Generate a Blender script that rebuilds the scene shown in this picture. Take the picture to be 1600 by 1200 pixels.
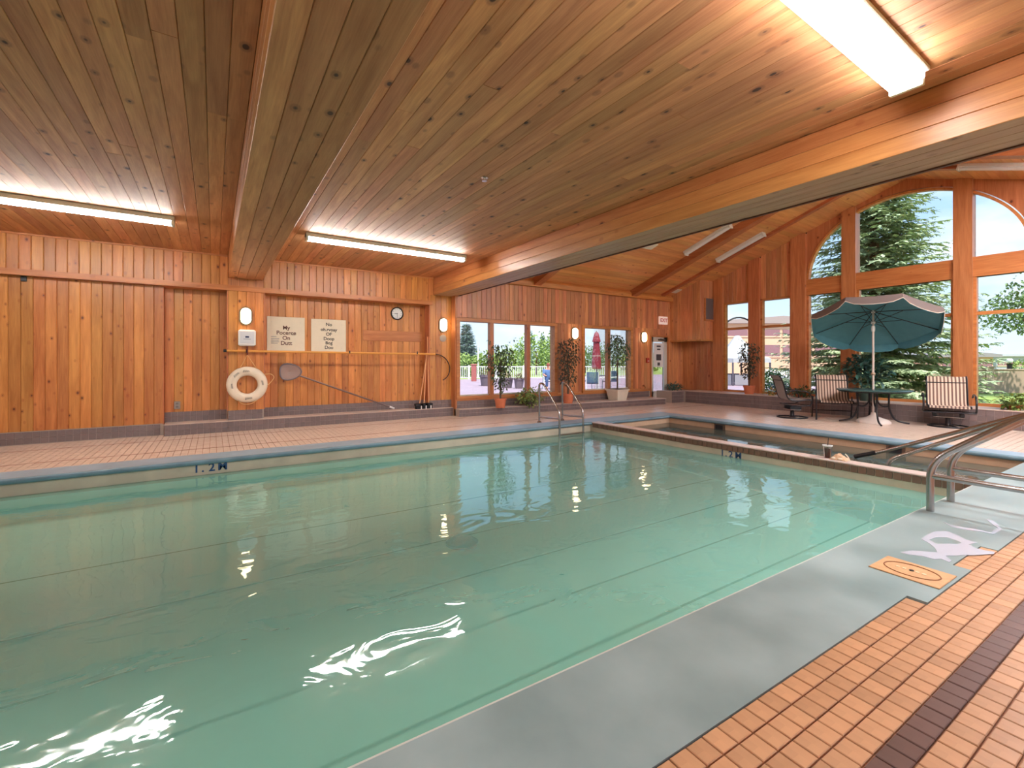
import bpy, bmesh, math, random
from mathutils import Vector, Matrix
from math import sin, cos, pi, atan2, sqrt, radians
random.seed(7)
for o in list(bpy.data.objects): bpy.data.objects.remove(o)
scene = bpy.context.scene
COL = scene.collection
# ------------------------------------------------------------------ camera
H = 1.3; F = 711.0; HY = 565.0; VB = 334.0
YAW = math.atan((800 - VB) / F); CY, SY = cos(YAW), sin(YAW)
cam = bpy.data.objects.new('camera', bpy.data.cameras.new('camera')); COL.objects.link(cam)
cam.location = (0, 0, H); cam.rotation_euler = (pi / 2, 0, -YAW)
cam.data.sensor_width = 36; cam.data.lens = F / 1600 * 36; cam.data.shift_y = -(600 - HY) / 1600
cam.data.clip_start = 0.05; cam.data.clip_end = 600
scene.camera = cam
# ------------------------------------------------------------------ world, sun, exposure
vs = scene.view_settings
vs.view_transform = 'Standard'; vs.look = 'None'; vs.gamma = 1; vs.use_curve_mapping = False; vs.exposure = 0.45
W = bpy.data.worlds.new('sky'); scene.world = W; W.use_nodes = True
nt = W.node_tree; nt.nodes.clear()
def N(t, **kw):
    n = nt.nodes.new(t)
    for k, v in kw.items(): setattr(n, k, v)
    return n
tc = N('ShaderNodeTexCoord'); sep = N('ShaderNodeSeparateXYZ'); nt.links.new(tc.outputs['Generated'], sep.inputs[0])
rmp = N('ShaderNodeValToRGB'); nt.links.new(sep.outputs['Z'], rmp.inputs[0])
e = rmp.color_ramp.elements; e[0].position = 0.0; e[0].color = (0.66, 0.77, 0.88, 1); e[1].position = 0.6; e[1].color = (0.24, 0.46, 0.86, 1)
x = e.new(0.22); x.color = (0.40, 0.58, 0.84, 1)
mp = N('ShaderNodeMapping'); mp.inputs['Scale'].default_value = (2.2, 2.2, 6.0); nt.links.new(tc.outputs['Generated'], mp.inputs[0])
ns = N('ShaderNodeTexNoise'); ns.inputs['Scale'].default_value = 2.0; ns.inputs['Detail'].default_value = 7; nt.links.new(mp.outputs[0], ns.inputs['Vector'])
cr = N('ShaderNodeValToRGB'); cr.color_ramp.elements[0].position = .48; cr.color_ramp.elements[1].position = .72; nt.links.new(ns.outputs[0], cr.inputs[0])
mx = N('ShaderNodeMixRGB'); mx.inputs[2].default_value = (0.84, 0.86, 0.90, 1); nt.links.new(cr.outputs[0], mx.inputs[0]); nt.links.new(rmp.outputs[0], mx.inputs[1])
bg = N('ShaderNodeBackground'); bg.inputs['Strength'].default_value = 1.2; nt.links.new(mx.outputs[0], bg.inputs[0])
wo = N('ShaderNodeOutputWorld'); nt.links.new(bg.outputs[0], wo.inputs[0])
sun = bpy.data.objects.new('sun', bpy.data.lights.new('sun', 'SUN')); COL.objects.link(sun)
sun.data.energy = 5.0; sun.data.angle = radians(1.0); sun.data.color = (1, .95, .86)
sun.rotation_euler = Vector((-0.25, -0.55, 1.0)).to_track_quat('Z', 'Y').to_euler()
LAMP, STRIP, VAULT = 25.0, 46.0, 70.0        # radiance of the wraparound / strip lenses and the added vault lamps

# ------------------------------------------------------------------ pixel helpers
def ray(u, v): return Vector((SY + CY * (u - 800) / F, CY - SY * (u - 800) / F, (HY - v) / F))
def onz(u, v, z=0.0): d = ray(u, v); t = (z - H) / d.z; return Vector((0, 0, H)) + d * t
def ony(u, v, y): d = ray(u, v); return Vector((0, 0, H)) + d * (y / d.y)
def onx(u, v, x): d = ray(u, v); return Vector((0, 0, H)) + d * (x / d.x)
def proj(p):
    f = SY * p[0] + CY * p[1]; r = CY * p[0] - SY * p[1]
    return (800 + F * r / f, HY - F * (p[2] - H) / f, f) if f > 0.05 else (-9e9, -9e9, f)

# ------------------------------------------------------------------ materials
MATS = {}
class MT:
    def __init__(s, name):
        s.m = bpy.data.materials.new(name); s.m.use_nodes = True; s.t = s.m.node_tree; s.t.nodes.clear()
        s.out = s.n('ShaderNodeOutputMaterial'); s.p = s.n('ShaderNodeBsdfPrincipled'); s.l(s.p.outputs[0], s.out.inputs[0])
    def n(s, t, **kw):
        n = s.t.nodes.new(t)
        for k, v in kw.items(): setattr(n, k, v)
        return n
    def l(s, a, b): s.t.links.new(a, b)
    def math(s, op, a, b=None, c=None):
        n = s.n('ShaderNodeMath', operation=op)
        for i, q in enumerate((a, b, c)):
            if q is None: continue
            if isinstance(q, (int, float)): n.inputs[i].default_value = q
            else: s.l(q, n.inputs[i])
        return n.outputs[0]
    def mix(s, f, a, b, mode='MIX'):
        n = s.n('ShaderNodeMixRGB', blend_type=mode)
        for i, q in enumerate((f, a, b)):
            if isinstance(q, (int, float)): n.inputs[i].default_value = q
            elif isinstance(q, tuple): n.inputs[i].default_value = q if len(q) == 4 else q + (1,)
            else: s.l(q, n.inputs[i])
        return n.outputs[0]
    def ramp(s, f, *st):
        n = s.n('ShaderNodeValToRGB'); s.l(f, n.inputs[0]); el = n.color_ramp.elements
        while len(el) < len(st): el.new(0.5)
        for k, (p, c) in enumerate(st): el[k].position = p; el[k].color = c if len(c) == 4 else c + (1,)
        return n.outputs[0]
    def bump(s, h, d=.3, dist=.01):
        b = s.n('ShaderNodeBump'); b.inputs['Strength'].default_value = d; b.inputs['Distance'].default_value = dist
        s.l(h, b.inputs['Height']); s.l(b.outputs[0], s.p.inputs['Normal']); return b
def srgb(r, g, b):
    f = lambda c: ((c / 255 + .055) / 1.055) ** 2.4 if c > 10 else c / 255 / 12.92
    return (f(r), f(g), f(b))
def plain(name, col, rough=.5, metal=0.0, noise=0.0, nscale=8.0, spec=.5, emit=None, es=0.0, trans=0.0):
    if name in MATS: return MATS[name]
    t = MT(name); c = srgb(*col)
    t.p.inputs['Roughness'].default_value = rough; t.p.inputs['Metallic'].default_value = metal
    t.p.inputs['Specular IOR Level'].default_value = spec
    if noise:
        co = t.n('ShaderNodeTexCoord'); n = t.n('ShaderNodeTexNoise'); n.inputs['Scale'].default_value = nscale; n.inputs['Detail'].default_value = 5
        t.l(co.outputs['Object'], n.inputs['Vector'])
        a = tuple(max(0, q * (1 - noise)) for q in c); b = tuple(min(1, q * (1 + noise)) for q in c)
        t.l(t.ramp(n.outputs[0], (.3, a), (.7, b)), t.p.inputs['Base Color'])
    else: t.p.inputs['Base Color'].default_value = c + (1,)
    if emit: t.p.inputs['Emission Color'].default_value = srgb(*emit) + (1,); t.p.inputs['Emission Strength'].default_value = es
    MATS[name] = t.m; return t.m
def wood(name, c1, c2, knot=(60, 25, 18), kn=.5, rough=.36, planks=0.0, ax=0, vary=.22, kscale=1.0):
    """grain along local axis ax; one random tint per object; knots"""
    if name in MATS: return MATS[name]
    t = MT(name); co = t.n('ShaderNodeTexCoord'); oi = t.n('ShaderNodeObjectInfo')
    off = t.math('MULTIPLY', oi.outputs['Random'], 37.0)
    add = t.n('ShaderNodeVectorMath', operation='ADD'); cmb = t.n('ShaderNodeCombineXYZ')
    for i in range(3): t.l(off, cmb.inputs[i])
    t.l(co.outputs['Object'], add.inputs[0]); t.l(cmb.outputs[0], add.inputs[1]); vec = add.outputs[0]
    def mapped(sc):
        m = t.n('ShaderNodeMapping'); s3 = [sc[1]] * 3; s3[ax] = sc[0]; m.inputs['Scale'].default_value = s3; t.l(vec, m.inputs[0]); return m.outputs[0]
    n1 = t.n('ShaderNodeTexNoise'); n1.inputs['Scale'].default_value = 1; n1.inputs['Detail'].default_value = 5; n1.inputs['Distortion'].default_value = .6; t.l(mapped((1.3, 14)), n1.inputs['Vector'])
    n2 = t.n('ShaderNodeTexNoise'); n2.inputs['Scale'].default_value = 1; n2.inputs['Detail'].default_value = 3; t.l(mapped((5, 110)), n2.inputs['Vector'])
    g = t.math('ADD', t.math('MULTIPLY', n1.outputs[0], .7), t.math('MULTIPLY', n2.outputs[0], .3))
    colr = t.ramp(g, (.32, srgb(*c2)), (.66, srgb(*c1)))
    # per board brightness
    vv = t.math('ADD', t.math('MULTIPLY', oi.outputs['Random'], 2 * vary), 1 - vary)
    hs = t.n('ShaderNodeHueSaturation'); t.l(colr, hs.inputs['Color']); t.l(vv, hs.inputs['Value'])
    hh = t.math('ADD', t.math('MULTIPLY', t.math('FRACT', t.math('MULTIPLY', oi.outputs['Random'], 17.3)), .014), .493); t.l(hh, hs.inputs['Hue'])
    colr = hs.outputs[0]
    if kn > 0:
        vo = t.n('ShaderNodeTexVoronoi'); vo.inputs['Scale'].default_value = 1; vo.inputs['Randomness'].default_value = 1
        t.l(mapped((4.2 * kscale, 6.5 * kscale)), vo.inputs['Vector'])
        sx = t.n('ShaderNodeSeparateXYZ'); t.l(vo.outputs['Color'], sx.inputs[0])
        has = t.math('LESS_THAN', sx.outputs[0], kn)
        size = t.math('ADD', t.math('MULTIPLY', sx.outputs[1], .11), .05)
        d = t.math('SUBTRACT', size, vo.outputs['Distance'])
        k = t.math('MULTIPLY', t.math('MINIMUM', t.math('MAXIMUM', t.math('MULTIPLY', d, 22), 0), 1), has)
        halo = t.math('MULTIPLY', t.math('MINIMUM', t.math('MAXIMUM', t.math('MULTIPLY', t.math('ADD', d, .12), 5), 0), .35), has)
        colr = t.mix(halo, colr, srgb(knot[0] * 1.6, knot[1] * 1.5, knot[2] * 1.3)); colr = t.mix(t.math('MULTIPLY', k, .9), colr, srgb(*knot))
    if planks:
        sp = t.n('ShaderNodeSeparateXYZ'); t.l(co.outputs['Object'], sp.inputs[0])
        pk = t.math('FRACT', t.math('DIVIDE', sp.outputs[0 if ax == 2 else 1], planks))
        ln = t.math('LESS_THAN', pk, .05); colr = t.mix(t.math('MULTIPLY', ln, .6), colr, srgb(60, 28, 14))
    t.l(colr, t.p.inputs['Base Color']); t.p.inputs['Roughness'].default_value = rough
    t.bump(n2.outputs[0], .12, .004)
    MATS[name] = t.m; return t.m
def tilemat(name, col, vary=.18, rough=.35, speck=.12):
    if name in MATS: return MATS[name]
    t = MT(name); oi = t.n('ShaderNodeObjectInfo'); co = t.n('ShaderNodeTexCoord')
    n = t.n('ShaderNodeTexNoise'); n.inputs['Scale'].default_value = 9; n.inputs['Detail'].default_value = 6; t.l(co.outputs['Object'], n.inputs['Vector'])
    wn = t.n('ShaderNodeTexWhiteNoise', noise_dimensions='3D'); mpn = t.n('ShaderNodeVectorMath', operation='SNAP'); mpn.inputs[1].default_value = (.0867, .0867, .0867)
    t.l(co.outputs['Object'], mpn.inputs[0]); t.l(mpn.outputs[0], wn.inputs['Vector'])
    r = t.math('ADD', t.math('MULTIPLY', oi.outputs['Random'], .7), t.math('MULTIPLY', wn.outputs['Value'], .3))
    v = t.math('ADD', t.math('ADD', t.math('MULTIPLY', r, 2 * vary), 1 - vary), t.math('MULTIPLY', t.math('SUBTRACT', n.outputs[0], .5), speck * 2))
    hs = t.n('ShaderNodeHueSaturation'); hs.inputs['Color'].default_value = srgb(*col) + (1,); t.l(v, hs.inputs['Value'])
    t.l(hs.outputs[0], t.p.inputs['Base Color']); t.p.inputs['Roughness'].default_value = rough
    t.bump(n.outputs[0], .08, .004); MATS[name] = t.m; return t.m

M_ceil = wood('ceiling_cedar', (214, 152, 106), (176, 112, 72), knot=(44, 20, 22), kn=.72, rough=.55, vary=.20)
M_vault = wood('vault_pine', (226, 164, 104), (204, 136, 80), knot=(120, 64, 34), kn=.35, rough=.42, vary=.12)
M_wall = wood('wall_pine', (214, 144, 78), (174, 102, 46), knot=(92, 40, 20), kn=.85, rough=.34, vary=.2, kscale=1.25)
M_wall2 = wood('window_wall_pine', (212, 144, 96), (174, 104, 64), knot=(96, 46, 28), kn=.45, rough=.34, vary=.26)
M_beam = wood('beam_fir', (214, 146, 88), (182, 110, 60), knot=(92, 42, 26), kn=.30, rough=.36, vary=.10)
M_beamlow = wood('beam_underside', (190, 152, 124), (160, 122, 96), knot=(70, 40, 34), kn=.35, rough=.42, vary=.14)  # greyer boards for the underside of the second beam
M_trim = wood('trim_wood', (208, 138, 78), (172, 100, 50), knot=(90, 40, 20), kn=.10, rough=.38, vary=.06)
M_trimY = wood('trim_wood_y', (208, 138, 78), (172, 100, 50), knot=(90, 40, 20), kn=.10, rough=.38, vary=.06, ax=1)
M_trimZ = wood('trim_wood_z', (204, 132, 84), (170, 98, 56), knot=(90, 40, 20), kn=.14, rough=.38, vary=.06, ax=2)
M_rafter = wood('rafter_wood', (186, 112, 70), (150, 80, 46), knot=(80, 34, 20), kn=.1, rough=.38, vary=.06, ax=1)
M_plainwall = wood('far_plank_wall', (212, 148, 98), (182, 114, 68), knot=(98, 46, 26), kn=.3, rough=.4, planks=.135, ax=2, vary=.02)
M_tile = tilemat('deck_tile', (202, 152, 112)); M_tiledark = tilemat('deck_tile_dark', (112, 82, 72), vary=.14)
M_tilefar = tilemat('deck_tile_far_sheen', (234, 210, 190), rough=.26, vary=.09); M_tileeast = M_tilefar  # pale base colour carries the window sheen on the far deck
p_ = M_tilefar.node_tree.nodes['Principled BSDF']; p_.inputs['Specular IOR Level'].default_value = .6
M_grout = plain('deck_grout', (150, 104, 76), .8, noise=.15)
M_btile = tilemat('base_tile', (124, 108, 106), vary=.12, rough=.28); M_bgrout = plain('base_grout', (176, 162, 150), .8)
M_otile = tilemat('divider_tile', (112, 84, 68), vary=.15, rough=.3)
M_ledge = plain('ledge_cap', (206, 186, 172), .5, noise=.06)
M_coping = plain('coping_blue_paint', (146, 170, 184), .38, noise=.10, nscale=5)
M_lip = plain('coping_lip_paint', (108, 136, 148), .4, noise=.15, nscale=6)
M_gray = None
def mk_gray():
    t = MT('coping_grey_paint'); co = t.n('ShaderNodeTexCoord')
    n = t.n('ShaderNodeTexNoise'); n.inputs['Scale'].default_value = 2.5; n.inputs['Detail'].default_value = 8; t.l(co.outputs['Object'], n.inputs['Vector'])
    t.l(t.ramp(n.outputs[0], (.3, srgb(132, 150, 148)), (.7, srgb(156, 172, 170))), t.p.inputs['Base Color'])
    t.l(t.ramp(n.outputs[0], (.35, (.28,) * 3), (.65, (.46,) * 3)), t.p.inputs['Roughness']); t.bump(n.outputs[0], .1, .01); return t.m
M_gray = mk_gray()
M_poolwall = plain('pool_wall_paint', (196, 184, 162), .6, noise=.10, nscale=4)
M_poolfloor = plain('pool_floor_paint', (226, 252, 242), .7, noise=.05, nscale=1.2)
M_poolline = plain('pool_floor_seam', (130, 176, 158), .8)
M_steel = plain('stainless_steel', (176, 172, 170), .24, metal=1.0)
M_black = plain('black_metal', (34, 32, 36), .35, metal=.3)
M_blackp = plain('black_plastic', (24, 24, 28), .5)
M_white = plain('white_plastic', (232, 230, 228), .4)
M_offwhite = plain('cream_board', (226, 212, 188), .6, noise=.03)
M_housing = plain('fixture_housing', (214, 206, 196), .45)
M_tc = plain('terracotta', (206, 118, 80), .7, noise=.08)
M_potwhite = plain('pot_cream', (222, 210, 188), .6, noise=.05)
M_soil = plain('soil', (60, 44, 34), .9, noise=.3, nscale=30)
M_bark = plain('bark', (94, 74, 58), .85, noise=.3, nscale=20)
M_rope = plain('cream_rope', (222, 176, 120), .8)
M_brass = plain('yellow_pole', (226, 158, 76), .35)
def emis(name, col, s):
    if name in MATS: return MATS[name]
    t = MT(name); t.p.inputs['Base Color'].default_value = (.8, .8, .8, 1); t.p.inputs['Emission Color'].default_value = srgb(*col) + (1,)
    t.p.inputs['Emission Strength'].default_value = s; MATS[name] = t.m; return t.m
M_lamp = emis('fluorescent_lens', (250, 249, 248), LAMP); M_vlamp_added = emis('added_vault_lens', (244, 248, 255), VAULT); M_strip = emis('fluorescent_strip', (252, 249, 244), STRIP)
M_lampoff = plain('unlit_lens', (226, 222, 218), .25)
M_sconce = emis('sconce_glass', (255, 226, 176), 9.0)
def leafmat(name, c1, c2, rough=.45):
    if name in MATS: return MATS[name]
    t = MT(name); co = t.n('ShaderNodeTexCoord'); n = t.n('ShaderNodeTexWhiteNoise', noise_dimensions='3D')
    sn = t.n('ShaderNodeVectorMath', operation='SNAP'); sn.inputs[1].default_value = (.06, .06, .06); t.l(co.outputs['Object'], sn.inputs[0]); t.l(sn.outputs[0], n.inputs['Vector'])
    t.l(t.ramp(n.outputs['Value'], (0, srgb(*c1)), (1, srgb(*c2))), t.p.inputs['Base Color']); t.p.inputs['Roughness'].default_value = rough
    t.p.inputs['Transmission Weight'].default_value = 0; MATS[name] = t.m; return t.m
M_leaf = leafmat('ficus_leaf', (38, 58, 34), (92, 112, 66)); M_leafdark = leafmat('ficus_leaf_dark', (44, 44, 34), (92, 90, 66))
M_leaflight = leafmat('bush_leaf', (72, 98, 40), (168, 186, 96)); M_leafteal = leafmat('teal_leaf', (26, 66, 62), (84, 128, 112))
M_spruce = leafmat('spruce_needle', (116, 138, 104), (204, 216, 170), .7); M_spruceblue = leafmat('blue_spruce_needle', (70, 92, 84), (128, 150, 128), .7)
M_tree = leafmat('tree_leaf', (98, 126, 52), (176, 194, 104), .6); M_treedk = leafmat('tree_leaf_dark', (72, 100, 56), (140, 164, 100), .6)
def glassmat():
    t = MT('window_glass'); t.t.nodes.remove(t.p)
    tr = t.n('ShaderNodeBsdfTransparent'); tr.inputs[0].default_value = (.96, .98, .98, 1)
    gl = t.n('ShaderNodeBsdfGlossy'); gl.inputs['Roughness'].default_value = .02
    fr = t.n('ShaderNodeFresnel'); fr.inputs[0].default_value = 1.45
    mx = t.n('ShaderNodeMixShader'); t.l(t.math('MULTIPLY', fr.outputs[0], .5), mx.inputs[0]); t.l(tr.outputs[0], mx.inputs[1]); t.l(gl.outputs[0], mx.inputs[2]); t.l(mx.outputs[0], t.out.inputs[0]); return t.m
M_glass = glassmat()
def watermat(name, tint, murk, mf, bumpd, scale=1.0):
    t = MT(name); t.t.nodes.remove(t.p)
    co = t.n('ShaderNodeTexCoord'); mpp = t.n('ShaderNodeMapping'); mpp.inputs['Scale'].default_value = (2.0 * scale, 3.2 * scale, 1); t.l(co.outputs['Object'], mpp.inputs[0])
    n = t.n('ShaderNodeTexNoise'); n.inputs['Scale'].default_value = 1.1; n.inputs['Detail'].default_value = 2.5; n.inputs['Distortion'].default_value = .7; t.l(mpp.outputs[0], n.inputs['Vector'])
    b = t.n('ShaderNodeBump'); b.inputs['Strength'].default_value = bumpd; b.inputs['Distance'].default_value = .05; t.l(n.outputs[0], b.inputs['Height'])
    tr = t.n('ShaderNodeBsdfTransparent'); tr.inputs[0].default_value = srgb(*tint) + (1,)
    df = t.n('ShaderNodeBsdfDiffuse'); df.inputs[0].default_value = srgb(*murk) + (1,)
    m1 = t.n('ShaderNodeMixShader'); m1.inputs[0].default_value = mf; t.l(tr.outputs[0], m1.inputs[1]); t.l(df.outputs[0], m1.inputs[2])
    gl = t.n('ShaderNodeBsdfGlossy'); gl.inputs['Roughness'].default_value = .03; t.l(b.outputs[0], gl.inputs['Normal'])
    fr = t.n('ShaderNodeFresnel'); fr.inputs[0].default_value = 1.75; t.l(b.outputs[0], fr.inputs['Normal'])
    m2 = t.n('ShaderNodeMixShader'); t.l(fr.outputs[0], m2.inputs[0]); t.l(m1.outputs[0], m2.inputs[1]); t.l(gl.outputs[0], m2.inputs[2]); t.l(m2.outputs[0], t.out.inputs[0]); return t.m
M_water = watermat('pool_water', (222, 248, 240), (172, 242, 224), .34, .14)
M_tubwater = watermat('tub_water', (184, 196, 182), (128, 136, 122), .45, .10, 1.5)
def puddlemat():
    t = MT('puddle_sheen'); t.p.inputs['Base Color'].default_value = srgb(196, 198, 208) + (1,); t.p.inputs['Roughness'].default_value = .22  # pale base colour holds the daylight mirrored in the puddles
    t.p.inputs['Specular IOR Level'].default_value = .8; return t.m
M_puddle = puddlemat()

# ------------------------------------------------------------------ mesh builder
class MB:
    def __init__(s): s.v = []; s.f = []
    def add(s, vs, fs, M=None):
        b = len(s.v); s.v += [(M @ Vector(v))[:] for v in vs] if M else [tuple(v) for v in vs]
        s.f += [tuple(i + b for i in f) for f in fs]; return s
    def box(s, a, b, M=None):
        x0, y0, z0 = a; x1, y1, z1 = b
        return s.add([(x0, y0, z0), (x1, y0, z0), (x1, y1, z0), (x0, y1, z0), (x0, y0, z1), (x1, y0, z1), (x1, y1, z1), (x0, y1, z1)],
                     [(0, 3, 2, 1), (4, 5, 6, 7), (0, 1, 5, 4), (1, 2, 6, 5), (2, 3, 7, 6), (3, 0, 4, 7)], M)
    def prism(s, poly, z0, z1, M=None):           # polygon in xy, extruded in z
        n = len(poly); v = [(p[0], p[1], z0) for p in poly] + [(p[0], p[1], z1) for p in poly]
        return s.add(v, [tuple(range(n - 1, -1, -1)), tuple(range(n, 2 * n))] + [(i, (i + 1) % n, n + (i + 1) % n, n + i) for i in range(n)], M)
    def bbox(s, a, b, c=.01, M=None):             # box with chamfered vertical-profile edges (all around top)
        x0, y0, z0 = a; x1, y1, z1 = b
        v = []
        for z, k in ((z0, c), (z0 + c, 0), (z1 - c, 0), (z1, c)):
            v += [(x0 + k, y0 + k, z), (x1 - k, y0 + k, z), (x1 - k, y1 - k, z), (x0 + k, y1 - k, z)]
        f = [(3, 2, 1, 0), (12, 13, 14, 15)]
        for r in range(3):
            for i in range(4): f.append((r * 4 + i, r * 4 + (i + 1) % 4, r * 4 + 4 + (i + 1) % 4, r * 4 + 4 + i))
        return s.add(v, f, M)
    def lathe(s, prof, n=20, M=None, cap=True):   # profile (r,z)
        v = []; f = []
        for r, z in prof: v += [(r * cos(2 * pi * i / n), r * sin(2 * pi * i / n), z) for i in range(n)]
        for k in range(len(prof) - 1):
            for i in range(n): f.append((k * n + i, k * n + (i + 1) % n, (k + 1) * n + (i + 1) % n, (k + 1) * n + i))
        if cap: f.append(tuple(range(n - 1, -1, -1))); f.append(tuple((len(prof) - 1) * n + i for i in range(n)))
        return s.add(v, f, M)
    def tube(s, pts, r, n=10, M=None, closed=False, r2=None):
        pts = [Vector(p) for p in pts]; m = len(pts); v = []; f = []
        up = None
        for i, p in enumerate(pts):
            if closed: d = pts[(i + 1) % m] - pts[i - 1]
            else: d = pts[min(i + 1, m - 1)] - pts[max(i - 1, 0)]
            d.normalize()
            if up is None:
                up = Vector((0, 0, 1)) if abs(d.z) < .9 else Vector((1, 0, 0))
            a = d.cross(up).normalized(); up = a.cross(d).normalized()
            rr = (r[i] if isinstance(r, (list, tuple)) else r); rb = rr if r2 is None else r2
            v += [(p + a * (rr * cos(2 * pi * k / n)) + up * (rb * sin(2 * pi * k / n)))[:] for k in range(n)]
        for i in range(m if closed else m - 1):
            j = (i + 1) % m
            for k in range(n): f.append((i * n + k, i * n + (k + 1) % n, j * n + (k + 1) % n, j * n + k))
        if not closed: f.append(tuple(range(n - 1, -1, -1))); f.append(tuple((m - 1) * n + k for k in range(n)))
        return s.add(v, f, M)
    def ball(s, c, r, nu=14, nv=9, M=None):
        rx, ry, rz = (r, r, r) if isinstance(r, (int, float)) else r
        prof = [(sin(pi * k / nv), -cos(pi * k / nv)) for k in range(nv + 1)]
        v = []; f = []
        for a, z in prof: v += [(c[0] + rx * a * cos(2 * pi * i / nu), c[1] + ry * a * sin(2 * pi * i / nu), c[2] + rz * z) for i in range(nu)]
        for k in range(nv):
            for i in range(nu): f.append((k * nu + i, k * nu + (i + 1) % nu, (k + 1) * nu + (i + 1) % nu, (k + 1) * nu + i))
        return s.add(v, f, M)
    def mesh(s, name, mat, smooth=False):
        me = bpy.data.meshes.new(name); me.from_pydata(s.v, [], s.f); me.update()
        if mat: me.materials.append(mat)
        if smooth:
            for p in me.polygons: p.use_smooth = True
            try: me.set_sharp_from_angle(angle=radians(40))
            except Exception: pass
        return me
    def obj(s, name, mat, parent=None, smooth=False, loc=None, rz=None):
        return link(name, s.mesh(name, mat, smooth), parent, loc, rz)
def link(name, data, parent=None, loc=None, rz=None, M=None):
    o = bpy.data.objects.new(name, data); COL.objects.link(o); o.parent = parent
    if loc is not None: o.location = loc
    if rz is not None: o.rotation_euler = (0, 0, rz)
    if M is not None: o.matrix_local = M
    return o
def tag(o, label=None, cat=None, group=None, kind=None):
    if label: o['label'] = label
    if cat: o['category'] = cat
    if group: o['group'] = group
    if kind: o['kind'] = kind
    return o
def thing(name, label, cat, loc=(0, 0, 0), rz=0, group=None, M=None):
    o = link(name, None, None, loc, rz); o.empty_display_size = .1
    if M is not None: o.matrix_local = M
    return tag(o, label, cat, group)
def struct(name, mb, mat, label=None, parent=None, smooth=False):
    o = mb.obj(name, mat, parent, smooth)
    if parent is None: tag(o, label, kind='structure')
    return o
def copy_tree(o, parent=None):
    c = o.copy(); COL.objects.link(c); c.parent = parent
    for ch in list(o.children): copy_tree(ch, c)
    return c
def fillet(pts, r, n=6):
    pts = [Vector(p) for p in pts]; out = [pts[0]]
    for i in range(1, len(pts) - 1):
        a = (pts[i - 1] - pts[i]); b = (pts[i + 1] - pts[i]); rr = min(r, a.length * .49, b.length * .49)
        p0 = pts[i] + a.normalized() * rr; p1 = pts[i] + b.normalized() * rr
        for k in range(n + 1):
            t = k / n; out.append(p0 * (1 - t) ** 2 + pts[i] * 2 * t * (1 - t) + p1 * t * t)
    out.append(pts[-1]); return out
_bm = {}
def board(name, L, w, t, mat, parent, o, xd, zd, c=.005):
    """board lying from o along xd (length L), centred across, face normal zd; mesh shared between alike boards"""
    key = (round(L, 3), round(w, 3), round(t, 3), mat.name, c)
    if key not in _bm:
        a = w / 2; pr = [(-a, 0), (a, 0), (a, t - c), (a - c, t), (-a + c, t), (-a, t - c)]
        v = [(0, p[0], p[1]) for p in pr] + [(L, p[0], p[1]) for p in pr]
        f = [tuple(range(5, -1, -1)), tuple(range(6, 12))] + [(i, (i + 1) % 6, 6 + (i + 1) % 6, 6 + i) for i in range(6)]
        m = MB(); m.v = v; m.f = f; me = m.mesh(name, mat); bmm = bmesh.new(); bmm.from_mesh(me); bmesh.ops.recalc_face_normals(bmm, faces=bmm.faces); bmm.to_mesh(me); bmm.free()
        _bm[key] = me
    xd = Vector(xd).normalized(); zd = Vector(zd).normalized(); yd = zd.cross(xd)
    M = Matrix((xd, yd, zd)).transposed().to_4x4(); M.translation = Vector(o)
    return link(name, _bm[key], parent, M=M)
def text(name, s, size, mat, parent, loc, xd, zd, ext=.002, align='CENTER', bold=0.0):
    cu = bpy.data.curves.new(name, 'FONT'); cu.body = s; cu.size = size; cu.extrude = ext; cu.align_x = align; cu.align_y = 'CENTER'; cu.offset = bold
    cu.materials.append(mat); xd = Vector(xd).normalized(); zd = Vector(zd).normalized(); yd = zd.cross(xd)
    M = Matrix((xd, yd, zd)).transposed().to_4x4(); M.translation = Vector(loc)
    tmp = link(name, cu); me = bpy.data.meshes.new_from_object(tmp.evaluated_get(bpy.context.evaluated_depsgraph_get())); bpy.data.objects.remove(tmp)
    if not me.materials: me.materials.append(mat)
    return link(name, me, parent, M=M)

# ================================================================== STRUCTURE
XL, XR, YN = -6.5, 13.4, -2.2            # left wall, right wall, near wall
YC, YR1, YP, YW2 = 10.0, 10.28, 10.10, 9.78   # column/header face, recess wall, left panel face, window wall face
ZC, ZB = 3.28, 2.87                      # flat ceiling, beam underside
RY, RZ, EZ = 3.80, 5.53, 3.50            # vault ridge y,z and eave z
SL = (RZ - EZ) / (9.68 - RY)
def roofz(y): return RZ - SL * abs(y - RY)
PW = .135
# ---- pool geometry
PFY, TFY = 7.27, 7.12                    # far inner edge of pool / tub
NE = lambda x: 1.486 - .025 * (x - .7)   # near inner edge of the pool
NO = lambda x: .960 - .030 * (x - 1.5)   # near outer edge of grey coping
DX0, DX1 = 6.80, 7.01                    # divider
TX = 9.22                                # tub far edge
WZ = -.20
# floor slabs (grout level) --------------------------------------------------
fl = MB()
fl.prism([(XL, YN), (XR, YN), (XR, NO(XR)), (XL, NO(XL))], -.25, -.010)
fl.box((XL, PFY + .46, -.25), (XR, 10.6, -.010)); fl.box((TX + .42, NO(TX) - .2, -.25), (XR, PFY + .46, -.010))
FLOOR = struct('floor', fl, M_grout, 'tan tiled pool deck surrounding the green water')
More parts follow.
